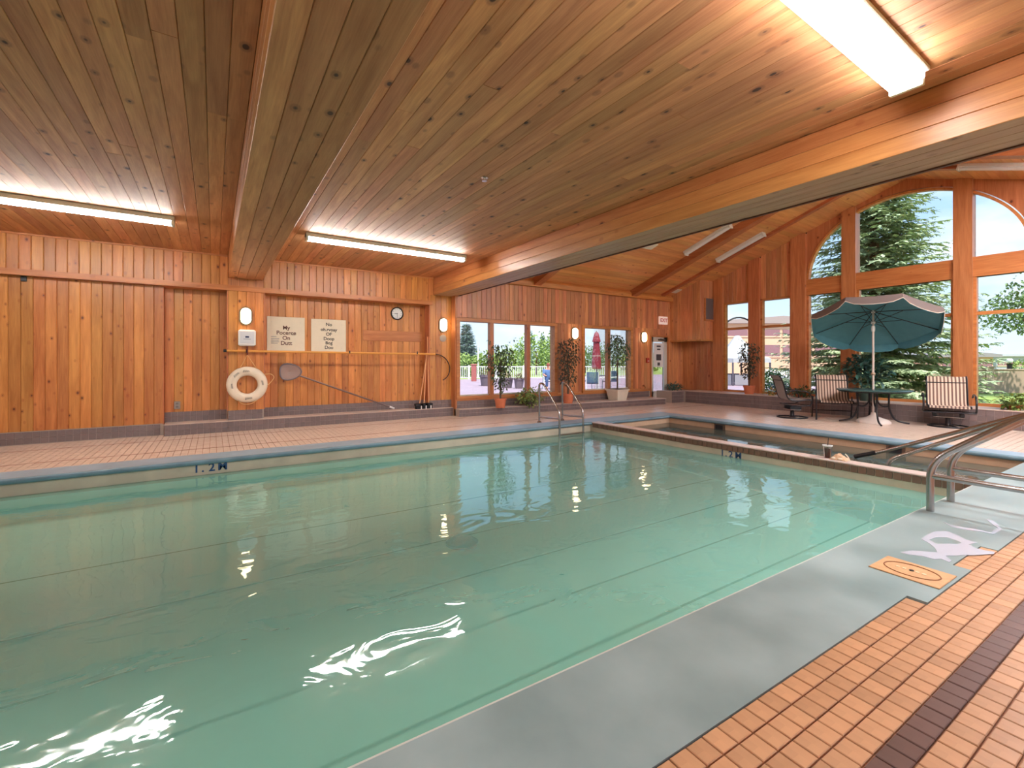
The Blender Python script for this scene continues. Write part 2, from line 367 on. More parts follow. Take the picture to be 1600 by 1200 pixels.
# ---- near deck tiles: rows parallel to the coping
TP = .0867; tl = .0845
th = math.atan(-.030); dx_, dy_ = cos(th), sin(th)
org = Vector((1.5, NO(1.5), 0))
tiles = []
for r in range(-1, 36):
    for k in range(-60, 140):
        a = k * tl; b = -(r + .5) * TP
        x_ = org.x + (a + tl / 2) * dx_ - b * dy_; y_ = org.y + (a + tl / 2) * dy_ + b * dx_
        if r == -1: continue
        if y_ < YN + .1: continue
        u, v, f = proj((x_, y_, 0))
        tiles.append((r, k, x_, y_, u, v, f))
vis = [t for t in tiles if -60 < t[4] < 1660 and t[5] < 1260 and t[6] > .3]
JA = onz(1412, 930).x; JB = onz(1508, 889).x; JC = onz(1547, 858).x
painted = lambda t: t[0] == 0 and (JA < t[2] < JB or t[2] > JC)
vis = [t for t in vis if not painted(t)]
vis.sort(key=lambda t: t[6])
ind, rest = vis[:300], vis[300:]
def tile_mesh(mat):
    m = MB(); m.bbox((-tl / 2 + .003, -TP / 2 + .003, -.012), (tl / 2 - .003, TP / 2 - .003, 0), .0025)
    return m.mesh('tile', mat)
tm, tmd = tile_mesh(M_tile), tile_mesh(M_tiledark)
for t in ind:
    o = link('tile', tmd if t[0] == 4 else tm, FLOOR, (t[2], t[3], random.uniform(-.0008, .0008)), th)
def stuff_tiles(name, lst, mat, rz=0.0, pw=tl, pd=TP, g=.003, z=0.0):
    m = MB()
    for x_, y_ in lst:
        c_, s_ = cos(rz), sin(rz); a = pw / 2 - g; b = pd / 2 - g; zz = z + random.uniform(-.0008, .0008)
        q = [(x_ + c_ * i - s_ * j, y_ + s_ * i + c_ * j) for i, j in ((-a, -b), (a, -b), (a, b), (-a, b))]
        m.add([(p[0], p[1], zz) for p in q] + [(p[0], p[1], zz - .011) for p in q], [(0, 1, 2, 3), (4, 5, 1, 0), (5, 6, 2, 1), (6, 7, 3, 2), (7, 4, 0, 3)])
    o = m.obj(name, mat, FLOOR); o['kind'] = 'stuff'; return o
stuff_tiles('near_tiles', [(t[2], t[3]) for t in rest if t[0] != 4], M_tile, th)
stuff_tiles('dark_drain_tiles', [(t[2], t[3]) for t in rest if t[0] == 4], M_tiledark, th)
ft = []
y0 = PFY + .46
for j in range(int((10.3 - y0) / TP)):
    y_ = y0 + (j + .5) * TP
    if abs(y_ - 8.22) < .035 or abs(y_ - 9.45) < .035: y_ += .0
    for i in range(int((12.7 - (-3.6)) / tl)):
        ft.append((-3.6 + (i + .5) * tl, y_))
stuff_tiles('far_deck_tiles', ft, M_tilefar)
ft = []
for j in range(int((y0 - .2) / TP)):
    for i in range(int((12.7 - (TX + .42)) / tl)):
        y_ = y0 - (j + .5) * TP; x_ = TX + .42 + (i + .5) * tl
        if y_ > NO(x_) + .05: ft.append((x_, y_))
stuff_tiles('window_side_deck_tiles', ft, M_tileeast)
jn = MB(); jn.box((XL, 8.205, -.004), (12.6, 8.235, .0015)); jn.box((XL, 9.40, -.004), (4.9, 9.425, .0015))
jn.obj('expansion_joint', plain('joint_brown', (120, 76, 52), .7), FLOOR)
# ---- coping
cp = MB(); cp.box((XL, PFY, -.03), (DX1, PFY + .46, .003)); cp.box((DX1, TFY, -.03), (TX + .42, PFY + .46, .003)); cp.box((TX, .9, -.03), (TX + .42, TFY, .003))
COP = struct('pool_coping', cp, M_coping, 'pale blue painted coping along the far side of the pool')
lp = MB()
lp.tube([(XL, PFY - .004, -.028), (DX0 + .02, PFY - .004, -.028)], .034, 10)
lp.tube([(DX1, TFY - .004, -.028), (TX + .0, TFY - .004, -.028)], .034, 10); lp.tube([(TX - .004, TFY, -.028), (TX - .004, 1.0, -.028)], .034, 10)
lp.obj('rounded_lip', M_lip, COP, True)
gp = MB()
poly = [(XL, NE(XL)), (12.0, NE(12.0)), (12.0, NO(12.0) - TP)]
JCy = NO(JC)
poly += [(JC, NO(JC) - TP), (JC, NO(JC)), (JB, NO(JB)), (JB, NO(JB) - TP), (JA, NO(JA) - TP), (JA, NO(JA)), (XL, NO(XL))]
gp.prism(poly[::-1], -.25, .004)
GCO = struct('near_coping', gp, M_gray, 'wide grey painted coping along the near pool edge')
ed = MB(); ed.tube([(XL, NE(XL) + .004, -.004), (DX0, NE(DX0) + .004, -.004)], .009, 6); ed.obj('edge_bead', plain('worn_edge', (196, 196, 186), .5), GCO)
# ---- basins
PB = MB(); fz = lambda y: -.50 - .22 * (PFY - y) / 5.8
PB.box((XL, PFY + .02, -.9), (DX0, PFY + .20, -.03))
PB.prism([(XL, NE(XL) - .2), (DX0, NE(DX0) - .2), (DX0, NE(DX0)), (XL, NE(XL))], -.9, -.02)
PB.box((XL, 1.2, -.9), (XL + .15, PFY + .1, -.02))
BAS = struct('pool_basin', PB, M_poolwall, 'beige painted walls of the sunken pool')
fm = MB(); fm.add([(XL, 1.2, fz(1.2)), (DX0, 1.2, fz(1.2)), (DX0, PFY + .05, fz(PFY + .05)), (XL, PFY + .05, fz(PFY + .05))], [(0, 1, 2, 3)])
fm.add([(XL, PFY + .012, -.24), (DX0, PFY + .012, -.24), (DX0, PFY + .012, -.6), (XL, PFY + .012, -.6)], [(0, 3, 2, 1)])
pf = fm.obj('pool_floor', M_poolfloor, BAS)
for yy in (5.6, 4.55, 3.75, 3.05, 2.45):
    q = MB(); q.add([(XL, yy - .012, fz(yy) + .004), (DX0, yy - .16 - .012, fz(yy - .16) + .004), (DX0, yy - .16 + .012, fz(yy - .16) + .004), (XL, yy + .012, fz(yy) + .004)], [(0, 1, 2, 3)])
    q.obj('floor_seam', M_poolline, BAS)
dc = onz(722, 853, fz(3.6)); dm = MB(); dm.lathe([(.17, 0), (.17, .02), (.13, .045), (.03, .05)], 28)
dr = dm.obj('main_drain', plain('drain_cover', (30, 58, 50), .6), None, True, (dc.x, dc.y, fz(dc.y))); tag(dr, 'dark round drain cover on the pool floor', 'drain')
tb = MB(); tb.box((DX1 - .02, TFY + .02, -.9), (TX + .2, TFY + .2, -.03)); tb.box((TX + .02, .95, -.9), (TX + .2, TFY + .1, -.03)); tb.prism([(DX1, NE(DX1) - .2), (TX + .1, NE(TX) - .2), (TX + .1, NE(TX)), (DX1, NE(DX1))], -.9, -.02)
tb.box((DX1 - .02, 1.0, -.9), (TX + .2, TFY + .2, -.75))
TUB = struct('hot_tub_basin', tb, plain('tub_wall_paint', (196, 164, 134), .6, noise=.10, nscale=4), 'brown beige walls of the hot tub')
for (u_, v_) in ((1125, 667), (1400, 690)):
    p = onx(u_, v_, TX + .02); q = MB(); q.box((-.012, -.12, -.07), (.02, .12, .07)); q2 = MB(); q2.box((-.02, -.085, -.05), (-.008, .085, .05))
    o = q.obj('skimmer_frame', plain('skimmer_brown', (96, 74, 60), .6), TUB, loc=(TX, p.y, -.13)); q2.obj('skimmer_opening', M_blackp, o)
# ---- divider
dv = MB(); dv.box((DX0 + .012, 1.1, -.9), (DX1, PFY + .06, -.018))
DIV = struct('pool_divider', dv, M_poolwall, 'low divider wall between the pool and hot tub')
cpd = MB(); cpd.bbox((DX0 - .004, NE(7) - .02, -.02), (DX1 + .006, PFY, .0), .006); cpd.obj('divider_cap', plain('divider_cap', (206, 186, 176), .35, noise=.1), DIV)
tmm = MB(); tmm.bbox((-.010, -.039, -.041), (.004, .039, .041), .003); tme = tmm.mesh('tile', M_otile)
n = int((PFY - 1.36) / .0875)
for i in range(n): link('tile', tme, DIV, (DX0 + .002, 1.40 + i * .0875, -.066 + random.uniform(-.001, .001)))
# ---- water
wm = MB(); wm.add([(XL, NE(XL) - .05, WZ), (DX0 + .02, NE(DX0) - .05, WZ), (DX0 + .02, PFY + .05, WZ), (XL, PFY + .05, WZ)], [(0, 1, 2, 3)])
tag(wm.obj('pool_water', M_water), 'calm milky green water filling the swimming pool', 'water', kind='stuff')
wm = MB(); wm.add([(DX1 - .03, NE(DX1) - .05, WZ + .02), (TX + .05, NE(TX) - .05, WZ + .02), (TX + .05, TFY + .05, WZ + .02), (DX1 - .03, TFY + .05, WZ + .02)], [(0, 1, 2, 3)])
tag(wm.obj('tub_water', M_tubwater), 'murky grey brown water in the hot tub', 'water', kind='stuff')
# depth marks
M_mark = plain('depth_mark_blue', (34, 74, 118), .5)
p = ony(330, 735, PFY + .015)
for s_, u_ in (('1', 307), ('.', 317), ('2', 331), ('M', 348)):
    q = ony(u_, 735, PFY + .015); text('depth_mark', s_, .15, M_mark, BAS, (q.x, PFY + .016, -.115), (1, 0, 0), (0, -1, 0), .0015, bold=.003)
for s_, u_ in (('1', 1128), ('.', 1134), ('2', 1141), ('M', 1153)):
    q = onx(u_, 711, DX0); text('depth_mark', s_, .14, M_mark, DIV, (DX0 + .010, q.y, -.165), (0, -1, 0), (-1, 0, 0), .0015, bold=.003)

# ================================================================== CEILING
cb = MB(); cb.box((XL - .2, YN - .2, ZC + .02), (4.4, 10.6, ZC + .20))
CEIL = struct('ceiling', cb, plain('roof_deck', (90, 60, 40), .9), 'flat knotty cedar plank ceiling above the pool')
BX1, BX2 = (.225, .79), (4.34, 4.89)
def plank_bay(x0, x1, parent, mat):
    n = round((x1 - x0) / PW); w = (x1 - x0) / n
    for i in range(n):
        xc = x0 + (i + .5) * w; lo = YN
        # two pieces per plank with a staggered butt joint
        cut = random.choice([None, random.uniform(1.5, 6.5), random.uniform(1.5, 6.5)])
        segs = [(lo, 10.02)] if cut is None else [(lo, cut - .001), (cut + .001, 10.02)]
        for a, b in segs: board('plank', round(b - a, 2), round(w - .002, 3), .02, mat, parent, (xc, a, ZC + .02), (0, 1, 0), (0, 0, -1), .004)
plank_bay(-4.1, BX1[0], CEIL, M_ceil); plank_bay(BX1[1], BX2[0], CEIL, M_ceil)
co_ = MB(); co_.box((XL, YN, ZC), (-4.1, 10.02, ZC + .02)); co_.obj('plank_field', M_ceil, CEIL)
def clad_beam(name, x0, x1, label, low):
    m = MB(); m.box((x0 + .02, YN, ZB + .02), (x1 - .02, 10.05, ZC + .05))
    b = struct(name, m, M_beam, label)
    n = 4; w = (x1 - x0) / n
    for i in range(n): board('plank', 12.2, round(w - .002, 3), .02, low, b, (x0 + (i + .5) * w, YN, ZB + .02), (0, 1, 0), (0, 0, -1), .004)
    hgt = (ZC - ZB); k = 3
    for i in range(k):
        zc = ZB + (i + .5) * hgt / k
        board('plank', 12.2, round(hgt / k - .002, 3), .02, M_beam, b, (x0 + .02, YN, zc), (0, 1, 0), (-1, 0, 0), .004)
        board('plank', 12.2, round(hgt / k - .002, 3), .02, M_beam, b, (x1 - .02, YN, zc), (0, 1, 0), (1, 0, 0), .004)
    return b
clad_beam('ceiling_beam', *BX1, 'boxed cedar ceiling beam ending above the lifebuoy column', M_ceil)
b2 = clad_beam('ceiling_beam', *BX2, 'boxed orange wood beam dividing flat ceiling from vaulted part', M_beamlow)
tt = MB(); tt.box((BX2[1] - .015, YN, ZB - .012), (BX2[1] + .015, 10.0, ZB + .03)); tt.obj('edge_trim', plain('trim_dark', (92, 52, 40), .5), b2)
uw = MB(); uw.box((BX2[0] + .1, YN, ZC), (BX2[1] - .01, 10.0, 5.9)); uw.obj('upper_wall', M_plainwall, b2)
# ---- vault
va = MB(); va.prism([(YN - .1, roofz(YN - .1) + .02), (RY, RZ + .02), (9.9, roofz(9.9) + .02), (9.9, roofz(9.9) + .2), (RY, RZ + .2), (YN - .1, roofz(YN - .1) + .2)], BX2[1] - .05, XR + .3,
                    Matrix(((0, 0, 1, 0), (1, 0, 0, 0), (0, 1, 0, 0), (0, 0, 0, 1))))
VAULT = struct('ceiling_vault', va, plain('roof_deck', (90, 60, 40), .9), 'vaulted pine plank ceiling over the hot tub')
slen = sqrt((9.8 - RY) ** 2 + (SL * (9.8 - RY)) ** 2); k = int(slen / PW)
for side in (1, -1):
    sd = Vector((0, side, -SL)).normalized(); nd = Vector((0, -side * SL, -1)).normalized()
    for i in range(k + 1):
        p = Vector((BX2[1], RY, RZ + .02)) + sd * ((i + .5) * PW)
        board('plank', 8.52, PW - .002, .02, M_vault, VAULT, p, (1, 0, 0), nd, .003)
def rafter(x0, x1, d):
    m = MB()
    m.prism([(YN, roofz(YN) - d), (RY, RZ - d), (9.72, roofz(9.72) - d), (9.72, roofz(9.72)), (RY, RZ), (YN, roofz(YN))], x0, x1, Matrix(((0, 0, 1, 0), (1, 0, 0, 0), (0, 1, 0, 0), (0, 0, 0, 1))))
    return m
for i, (x0, x1, d, lab) in enumerate(((7.02, 7.24, .2, 'first sloping rafter beside the boxed ceiling beam'), (10.72, 10.94, .2, 'middle sloping rafter between the two slim ceiling lights'), (12.16, 12.30, .07, 'thin sloping rafter nearest the arched window wall'))):
    struct('rafter', rafter(x0, x1, d), M_rafter, lab)
pl = MB(); pl.box((4.9, YW2 - .12, 3.28), (XR, YW2 + .02, 3.40)); pl.prism([(YW2 - .12, 3.40), (YW2 + .02, 3.40), (YW2 + .02, 3.54)], 4.9, XR, Matrix(((0, 0, 1, 0), (1, 0, 0, 0), (0, 1, 0, 0), (0, 0, 0, 1))))
struct('trim_1', pl, M_trim, 'sloped wooden plate beam along the top of the window wall')

# ================================================================== BACK WALL (W1)
bw = MB(); bw.box((XL, 10.32, -.1), (4.82, 10.6, ZC + .1)); bw.box((XL, 10.02, 2.66), (4.4, 10.34, ZC + .05)); bw.box((XL, 10.125, 0), (-.76, 10.34, 2.75))
bw.box((BX1[0] + .0, 10.022, .15), (.808, 10.34, 2.75)); bw.box((4.25, 10.022, .15), (4.82, 10.34, 2.95))
WB = struct('wall_back', bw, M_plainwall, 'long knotty pine back wall')
def vboards(x0, x1, z0, z1, y, parent, mat, w=PW, t=.02):
    n = max(1, round((x1 - x0) / w)); ww = (x1 - x0) / n
    for i in range(n):
        board('plank', round(z1 - z0, 3), round(ww - .0015, 4), t + random.choice((0, 0, .001, .002)), mat, parent, (x0 + (i + .5) * ww, y + t, z0), (0, 0, 1), (0, -1, 0), .007)
vboards(-3.6, BX1[0], 2.72, 3.262, YC, WB, M_wall); vboards(BX1[1] + .02, BX2[0], 2.72, 3.262, YC, WB, M_wall)
vboards(-3.6, -.74, .21, 2.66, YP, WB, M_wall)
vboards(-.74, .225, .385, 2.66, YR1, WB, M_wall); vboards(.225, .81, .385, 2.68, YC, WB, M_wall)
vboards(.81, 4.25, .385, 2.66, YR1, WB, M_wall); vboards(4.25, 4.82, .385, ZB, YC, WB, M_wall)
# header trims, left field far off
ht = MB(); ht.box((XL, 9.965, 2.63), (4.3, 10.32, 2.725)); ht.box((XL, 9.975, 3.255), (BX2[0], 10.02, ZC)); ht.obj('header_trim', M_trim, WB)
sd = MB(); sd.box((.205, 10.0, .385), (.225, 10.3, 2.66)); sd.box((.81, 10.0, .385), (.83, 10.3, 2.66)); sd.box((4.23, 10.0, .385), (4.25, 10.3, 2.66)); sd.box((-.76, 10.1, .2), (-.74, 10.3, 2.66)); sd.obj('column_side', M_trimZ, WB)
hatch = MB(); a = ony(567, 517, YR1); b = ony(659, 533, YR1); hatch.bbox((0, -.018, 0), (b.x - a.x, 0, a.z - b.z + .04), .004); hatch.obj('access_panel', M_trim, WB, loc=(a.x, YR1, b.z - .02))
# curb with tiles
cu = MB(); cu.box((-.72, 9.925, 0), (4.82, 10.3, .192))
CURB = struct('baseboard_back', cu, M_bgrout, 'grey brown tiled curb along the back wall')
cc = MB(); cc.bbox((-.73, 9.915, .188), (4.83, 10.29, .205), .005); cc.obj('curb_cap', M_ledge, CURB)
def sqtile(s, t=.008):
    m = MB(); m.bbox((-s / 2 + .003, -t, -s / 2 + .003), (s / 2 - .003, .002, s / 2 - .003), .002); return m.mesh('tile', M_btile)
st095 = sqtile(.094)
def tile_rows(parent, x0, x1, z0, rows, y, me=st095, s=.094, dirv=(1, 0), rz=0.0):
    n = int((x1 - x0) / s + .5)
    for j in range(rows):
        for i in range(n):
            link('tile', me, parent, (x0 + (i + .5) * s, y, z0 + (j + .5) * s), rz)
tile_rows(CURB, -.72, 4.82, 0, 2, 9.925)
bb = MB(); bb.box((-.74, 10.285, .2), (.22, 10.3, .39)); bb.box((.225, 10.005, .2), (.81, 10.03, .39)); bb.box((.81, 10.285, .2), (4.25, 10.3, .39)); bb.box((4.25, 10.005, .2), (4.82, 10.03, .39)); bb.box((-3.7, 10.105, 0), (-.74, 10.13, .212))
BB = struct('baseboard_wall', bb, M_bgrout, 'grey brown square tile base under the pine boards')
tile_rows(BB, -.74, .2, .2, 2, 10.285); tile_rows(BB, .225, .8, .2, 2, 10.005); tile_rows(BB, .82, 4.25, .2, 2, 10.285); tile_rows(BB, 4.25, 4.81, .2, 2, 10.005); tile_rows(BB, -3.7, -.75, .01, 2, 10.105)

# ================================================================== WINDOW WALL (W2)
W1x, W2x, DRx = (4.90, 7.80), (8.88, 10.80), (11.76, 12.56); WZ0, WZ1, DZ = .47, 2.27, 2.10
ww = MB()
def wbox(x0, x1, z0, z1): ww.box((x0, YW2 + .022, z0), (x1, YW2 + .2, z1))
wbox(4.82, W1x[0], 0, 3.6); wbox(W1x[0], W1x[1], 0, WZ0); wbox(W1x[0], W1x[1], WZ1, 3.6); wbox(W1x[1], W2x[0], 0, 3.6)
wbox(W2x[0], W2x[1], 0, WZ0); wbox(W2x[0], W2x[1], WZ1, 3.6); wbox(W2x[1], DRx[0], 0, 3.6); wbox(DRx[0], DRx[1], DZ, 3.6); wbox(DRx[1], XR + .2, 0, 3.6)
WF = struct('wall_far', ww, M_plainwall, 'pine board wall holding the patio windows')
vboards(4.84, 12.72, 2.36, 3.30, YW2, WF, M_wall2); vboards(W1x[1] + .08, W2x[0] - .08, .45, 2.36, YW2, WF, M_wall2); vboards(W2x[1] + .08, DRx[0] - .05, .45, 2.36, YW2, WF, M_wall2)
vboards(DRx[1] + .05, XR, .36, 2.36, YW2, WF, M_wall2); vboards(DRx[0] - .05, DRx[1] + .05, DZ + .06, 2.36, YW2, WF, M_wall2)
sdw = MB(); sdw.box((4.80, YW2, .2), (4.84, 10.02, 3.3)); sdw.obj('corner_board', M_trimZ, WF)
def window(name, label, x0, x1, mull):
    m = MB(); y0, y1 = YW2 - .03, YW2 + .12
    m.box((x0 - .08, y0, WZ1), (x1 + .08, y1, WZ1 + .075)); m.box((x0 - .08, y0 - .02, WZ0 - .07), (x1 + .08, y1, WZ0))
    m.box((x0 - .075, y0, WZ0), (x0 + .01, y1, WZ1)); m.box((x1 - .01, y0, WZ0), (x1 + .075, y1, WZ1))
    o = struct(name, m, M_trim, label)
    for q in mull: k = MB(); k.box((q - .055, y0 + .01, WZ0), (q + .055, y1 - .02, WZ1)); k.obj('mullion', M_trimZ, o)
    e = [x0] + list(mull) + [x1]
    for a, b in zip(e[:-1], e[1:]):
        k = MB(); k.box((a, YW2 + .07, WZ0), (b, YW2 + .076, WZ1)); k.obj('pane', M_glass, o)
        k = MB(); k.box((a + .05, YW2 + .05, WZ0), (b - .05, YW2 + .065, WZ0 + .03)); k.obj('pane_bead', M_offwhite, o)
    return o
window('window_1', 'wide three pane patio window in wooden frame', *W1x, (5.80, 6.92)); window('window_2', 'two pane patio window behind the cream pot', *W2x, (9.86,))
# door
dm = MB(); dm.box((DRx[0] - .05, YW2 - .02, 0), (DRx[0], YW2 + .1, DZ + .05)); dm.box((DRx[1], YW2 - .02, 0), (DRx[1] + .05, YW2 + .1, DZ + .05)); dm.box((DRx[0], YW2 - .02, DZ), (DRx[1], YW2 + .1, DZ + .05))
DOOR = struct('door_1', dm, M_trimZ, 'pale exit door with full glass panel')
lf = MB(); x0, x1 = DRx; lf.box((x0, YW2 + .02, .02), (x0 + .12, YW2 + .065, DZ)); lf.box((x1 - .14, YW2 + .02, .02), (x1, YW2 + .065, DZ)); lf.box((x0, YW2 + .02, .02), (x1, YW2 + .065, .34)); lf.box((x0, YW2 + .02, DZ - .16), (x1, YW2 + .065, DZ))
M_door = plain('door_paint', (206, 200, 188), .4); LEAF = lf.obj('door_leaf', M_door, DOOR)
k = MB(); k.box((x0 + .1, YW2 + .04, .3), (x1 - .1, YW2 + .046, DZ - .1)); k.obj('pane', M_glass, DOOR)
k = MB(); k.bbox((-.16, -.05, -.03), (.16, 0, .03), .006); k.tube([(.1, -.03, 0), (.05, -.08, .01), (-.12, -.05, .03)], .012, 6); k.obj('door_closer', plain('closer_grey', (110, 104, 98), .4, metal=.5), DOOR, loc=(x1 - .28, YW2 + .02, DZ - .09))
k = MB(); k.box((x0 + .16, YW2 + .030, 1.12), (x1 - .18, YW2 + .036, DZ - .2)); NOTE = k.obj('notice_sheet', M_white, DOOR)
for zc, hh, wv in ((1.80, .05, .20), (1.70, .05, .16), (1.44, .20, .24), (1.22, .10, .12)):
    k = MB(); k.bbox((-wv / 2, -.003, -hh / 2), (wv / 2, .0, hh / 2), .001); k.obj('printed_block', plain('print_dark', (78, 72, 76), .6), NOTE, loc=((x0 + x1) / 2, YW2 + .029, zc))
# tile base + slanting curb under the windows
c2 = MB(); CF = lambda x: 9.62 - .085 * (x - 4.82)
c2.prism([(4.82, CF(4.82)), (11.55, CF(11.55)), (11.55, YW2 + .1), (4.82, YW2 + .1)], 0, .165)
CURB2 = struct('baseboard_far', c2, M_bgrout, 'low tiled curb under the patio windows')
cc = MB(); cc.prism([(4.82, CF(4.82) - .01), (11.56, CF(11.56) - .01), (11.56, YW2 + .02), (4.82, YW2 + .02)], .165, .18); cc.obj('curb_cap', M_ledge, CURB2)
st08 = sqtile(.082); ang = math.atan(-.085); L2 = 6.73 / cos(ang)
for j in range(2):
    for i in range(int(L2 / .082)):
        xx = 4.82 + (i + .5) * .082 * cos(ang); link('tile', st08, CURB2, (xx, CF(xx), (j + .5) * .082), ang)
b2_ = MB(); b2_.box((4.84, YW2 - .006, .18), (11.70, YW2 + .03, .41)); BB2 = struct('baseboard_window', b2_, M_bgrout, 'grey tile band between curb and patio windows')
st09 = sqtile(.092); tile_rows(BB2, 4.84, 11.68, .18, 2, YW2 - .006, st09, .092)
st_ = MB(); st_.box((4.84, YW2 - .015, .36), (11.70, YW2 + .03, .42)); st_.obj('base_rail', M_trim, BB2)

# ================================================================== RIGHT (ARCHED) WALL
AY, AA, AZ, AB = 3.88, 2.05, 3.51, 1.74
ez0, ez1, sp1 = .43, 3.08, 3.50
def mir(y): return 2 * AY - y
P_ = [(8.62, 8.30), (7.47, 7.15), (6.29, 5.91), (5.07, 4.77)]
posts = P_ + [(mir(b), mir(a)) for a, b in P_[::-1]]
ew = MB()
def ebox(y0, y1, z0, z1, t=.0): ew.box((XR + .02, y0, z0), (XR + .22, y1, z1))
ebox(YN - .2, 10.2, -.1, .36)                # below sill
def clip_top(y0, y1, z0, m, xa, xb):         # board-like piece up to the roof line
    m.prism([(y0, z0), (y1, z0), (y1, roofz(y1) + .1), (y0, roofz(y0) + .1)] if not (y0 < RY < y1) else [(y0, z0), (y1, z0), (y1, roofz(y1) + .1), (RY, RZ + .1), (y0, roofz(y0) + .1)], xa, xb, Matrix(((0, 0, 1, 0), (1, 0, 0, 0), (0, 1, 0, 0), (0, 0, 0, 1))))
bays = [(8.30, 7.47), (7.15, 6.29), (mir(6.29), mir(7.15)), (mir(7.47), mir(8.30))]
for a, b in bays: clip_top(b, a, ez1, ew, XR + .02, XR + .2)
clip_top(8.30, 10.0, .36, ew, XR + .02, XR + .2); clip_top(YN - .1, mir(8.30), .36, ew, XR + .02, XR + .2)
WR = struct('wall_right', ew, M_plainwall, 'gabled pine wall with tall arched windows')
def eboards(y0, y1, z0, zf, parent=WR):
    n = max(1, round((y1 - y0) / PW)); w = (y1 - y0) / n
    for i in range(n):
        yc = y0 + (i + .5) * w; top = zf(yc) + .03
        board('plank', round(top - z0, 2), round(w - .002, 4), .02, M_wall2, parent, (XR + .02, yc, z0), (0, 0, 1), (-1, 0, 0), .004)
for a, b in bays: eboards(b, a, ez1 + .04, roofz)
eboards(8.62, 9.78, .36, roofz)
# arch spandrel: everything between arch ellipse and roof, y from 1.85 to 5.91
sp = MB(); NS = 48; T = Matrix(((0, 0, 1, 0), (1, 0, 0, 0), (0, 1, 0, 0), (0, 0, 0, 1)))
ys = [mir(5.91) + (5.91 - mir(5.91)) * i / NS for i in range(NS + 1)]
def archz(y): t = 1 - ((y - AY) / AA) ** 2; return AZ + AB * sqrt(max(t, 0))
for a, b in zip(ys[:-1], ys[1:]): sp.prism([(a, archz(a)), (b, archz(b)), (b, roofz(b) + .1), (a, roofz(a) + .1)], XR + .0, XR + .15, T)
sp.obj('arch_spandrel', M_trimZ, WR)
ar = MB(); arc = [(XR - .03, AY + (AA - .02) * cos(t), AZ + (AB - .02) * sin(t)) for t in [pi * i / 60 for i in range(61)]]
for p, q in zip(arc[:-1], arc[1:]):
    n_ = Vector((0, -(q[2] - p[2]), q[1] - p[1])).normalized(); i_ = .05
    ar.add([p, q, (q[0], q[1] + n_.y * i_, q[2] + n_.z * i_), (p[0], p[1] + n_.y * i_, p[2] + n_.z * i_)] + [(w[0] + .14, w[1], w[2]) for w in (Vector(p), Vector(q), Vector((q[0], q[1] + n_.y * i_, q[2] + n_.z * i_)), Vector((p[0], p[1] + n_.y * i_, p[2] + n_.z * i_)))],
           [(0, 1, 2, 3), (7, 6, 5, 4), (0, 4, 5, 1), (3, 2, 6, 7)])
ar.obj('arch_trim', M_trim, WR)
for a, b in posts:
    m = MB(); ymid = (a + b) / 2; tp = roofz(ymid) + .02
    m.bbox((XR - .10, b, .36), (XR + .18, a, tp), .012); m.obj('post', M_trimZ, WR)
rails = MB()
full = [(5.91, 5.07), (4.77, mir(4.77)), (mir(5.07), mir(5.91))]
for a, b in full: rails.box((XR - .05, b, ez1), (XR + .15, a, sp1))
rails.obj('spandrel_beam', M_trimY, WR)
wi = 3
for a, b in bays + full:
    m = MB(); x0, x1 = XR - .02, XR + .12
    m.box((x0, b, ez0 - .07), (x1, a, ez0)); m.box((x0, b, ez1), (x1, a, ez1 + .05)); m.box((x0, b, ez0), (x1, b + .05, ez1)); m.box((x0, a - .05, ez0), (x1, a, ez1)); m.box((x0 + .02, b, 2.28), (x1, a, 2.35))
    lab = {0: 'narrow window behind the potted ficus', 1: 'tall window behind the grey swivel chair', 4: 'tall window left of the centre posts', 5: 'widest window directly behind the umbrella', 6: 'tall window behind the striped swivel chair'}
    idx = (bays + full).index((a, b)); o = struct('window_%d' % wi, m, M_trimY, lab.get(idx, 'tall window beyond the right edge')); wi += 1
    for z0, z1 in ((ez0, 2.28), (2.35, ez1)): k = MB(); k.box((XR + .06, b + .04, z0), (XR + .066, a - .04, z1)); k.obj('pane', M_glass, o)
    if idx >= 4:
        k = MB(); q = [(y, archz(y)) for y in [b + (a - b) * i / 16 for i in range(17)]]
        k.prism([(b, sp1)] + [(a, sp1)] + q[::-1], XR + .06, XR + .066, T); k.obj('arched_pane', M_glass, o)
# ledge
LX = 12.65; lg = MB(); lg.box((LX + .01, YN, 0), (XR + .05, 9.2, .35)); lg.box((12.04, 9.21, 0), (XR, YW2 + .03, .35))
LEDGE = struct('baseboard_right', lg, M_bgrout, 'dark grey tiled ledge below the arched windows')
cc = MB(); cc.bbox((LX - .01, YN, .35), (XR, 9.2, .37), .005); cc.bbox((12.03, 9.2, .35), (12.7, YW2, .37), .005); cc.obj('ledge_cap', M_ledge, LEDGE)
stl = sqtile(.117); nn = 0
for j in range(3):
    for i in range(66):
        yy = 9.15 - (i + .5) * .117
        if yy > 1.45: link('tile', stl, LEDGE, (LX + .01, yy, (j + .5) * .117), -pi / 2)
    for i in range(5): link('tile', stl, LEDGE, (12.04 + (i + .5) * .117, 9.21, (j + .5) * .117))
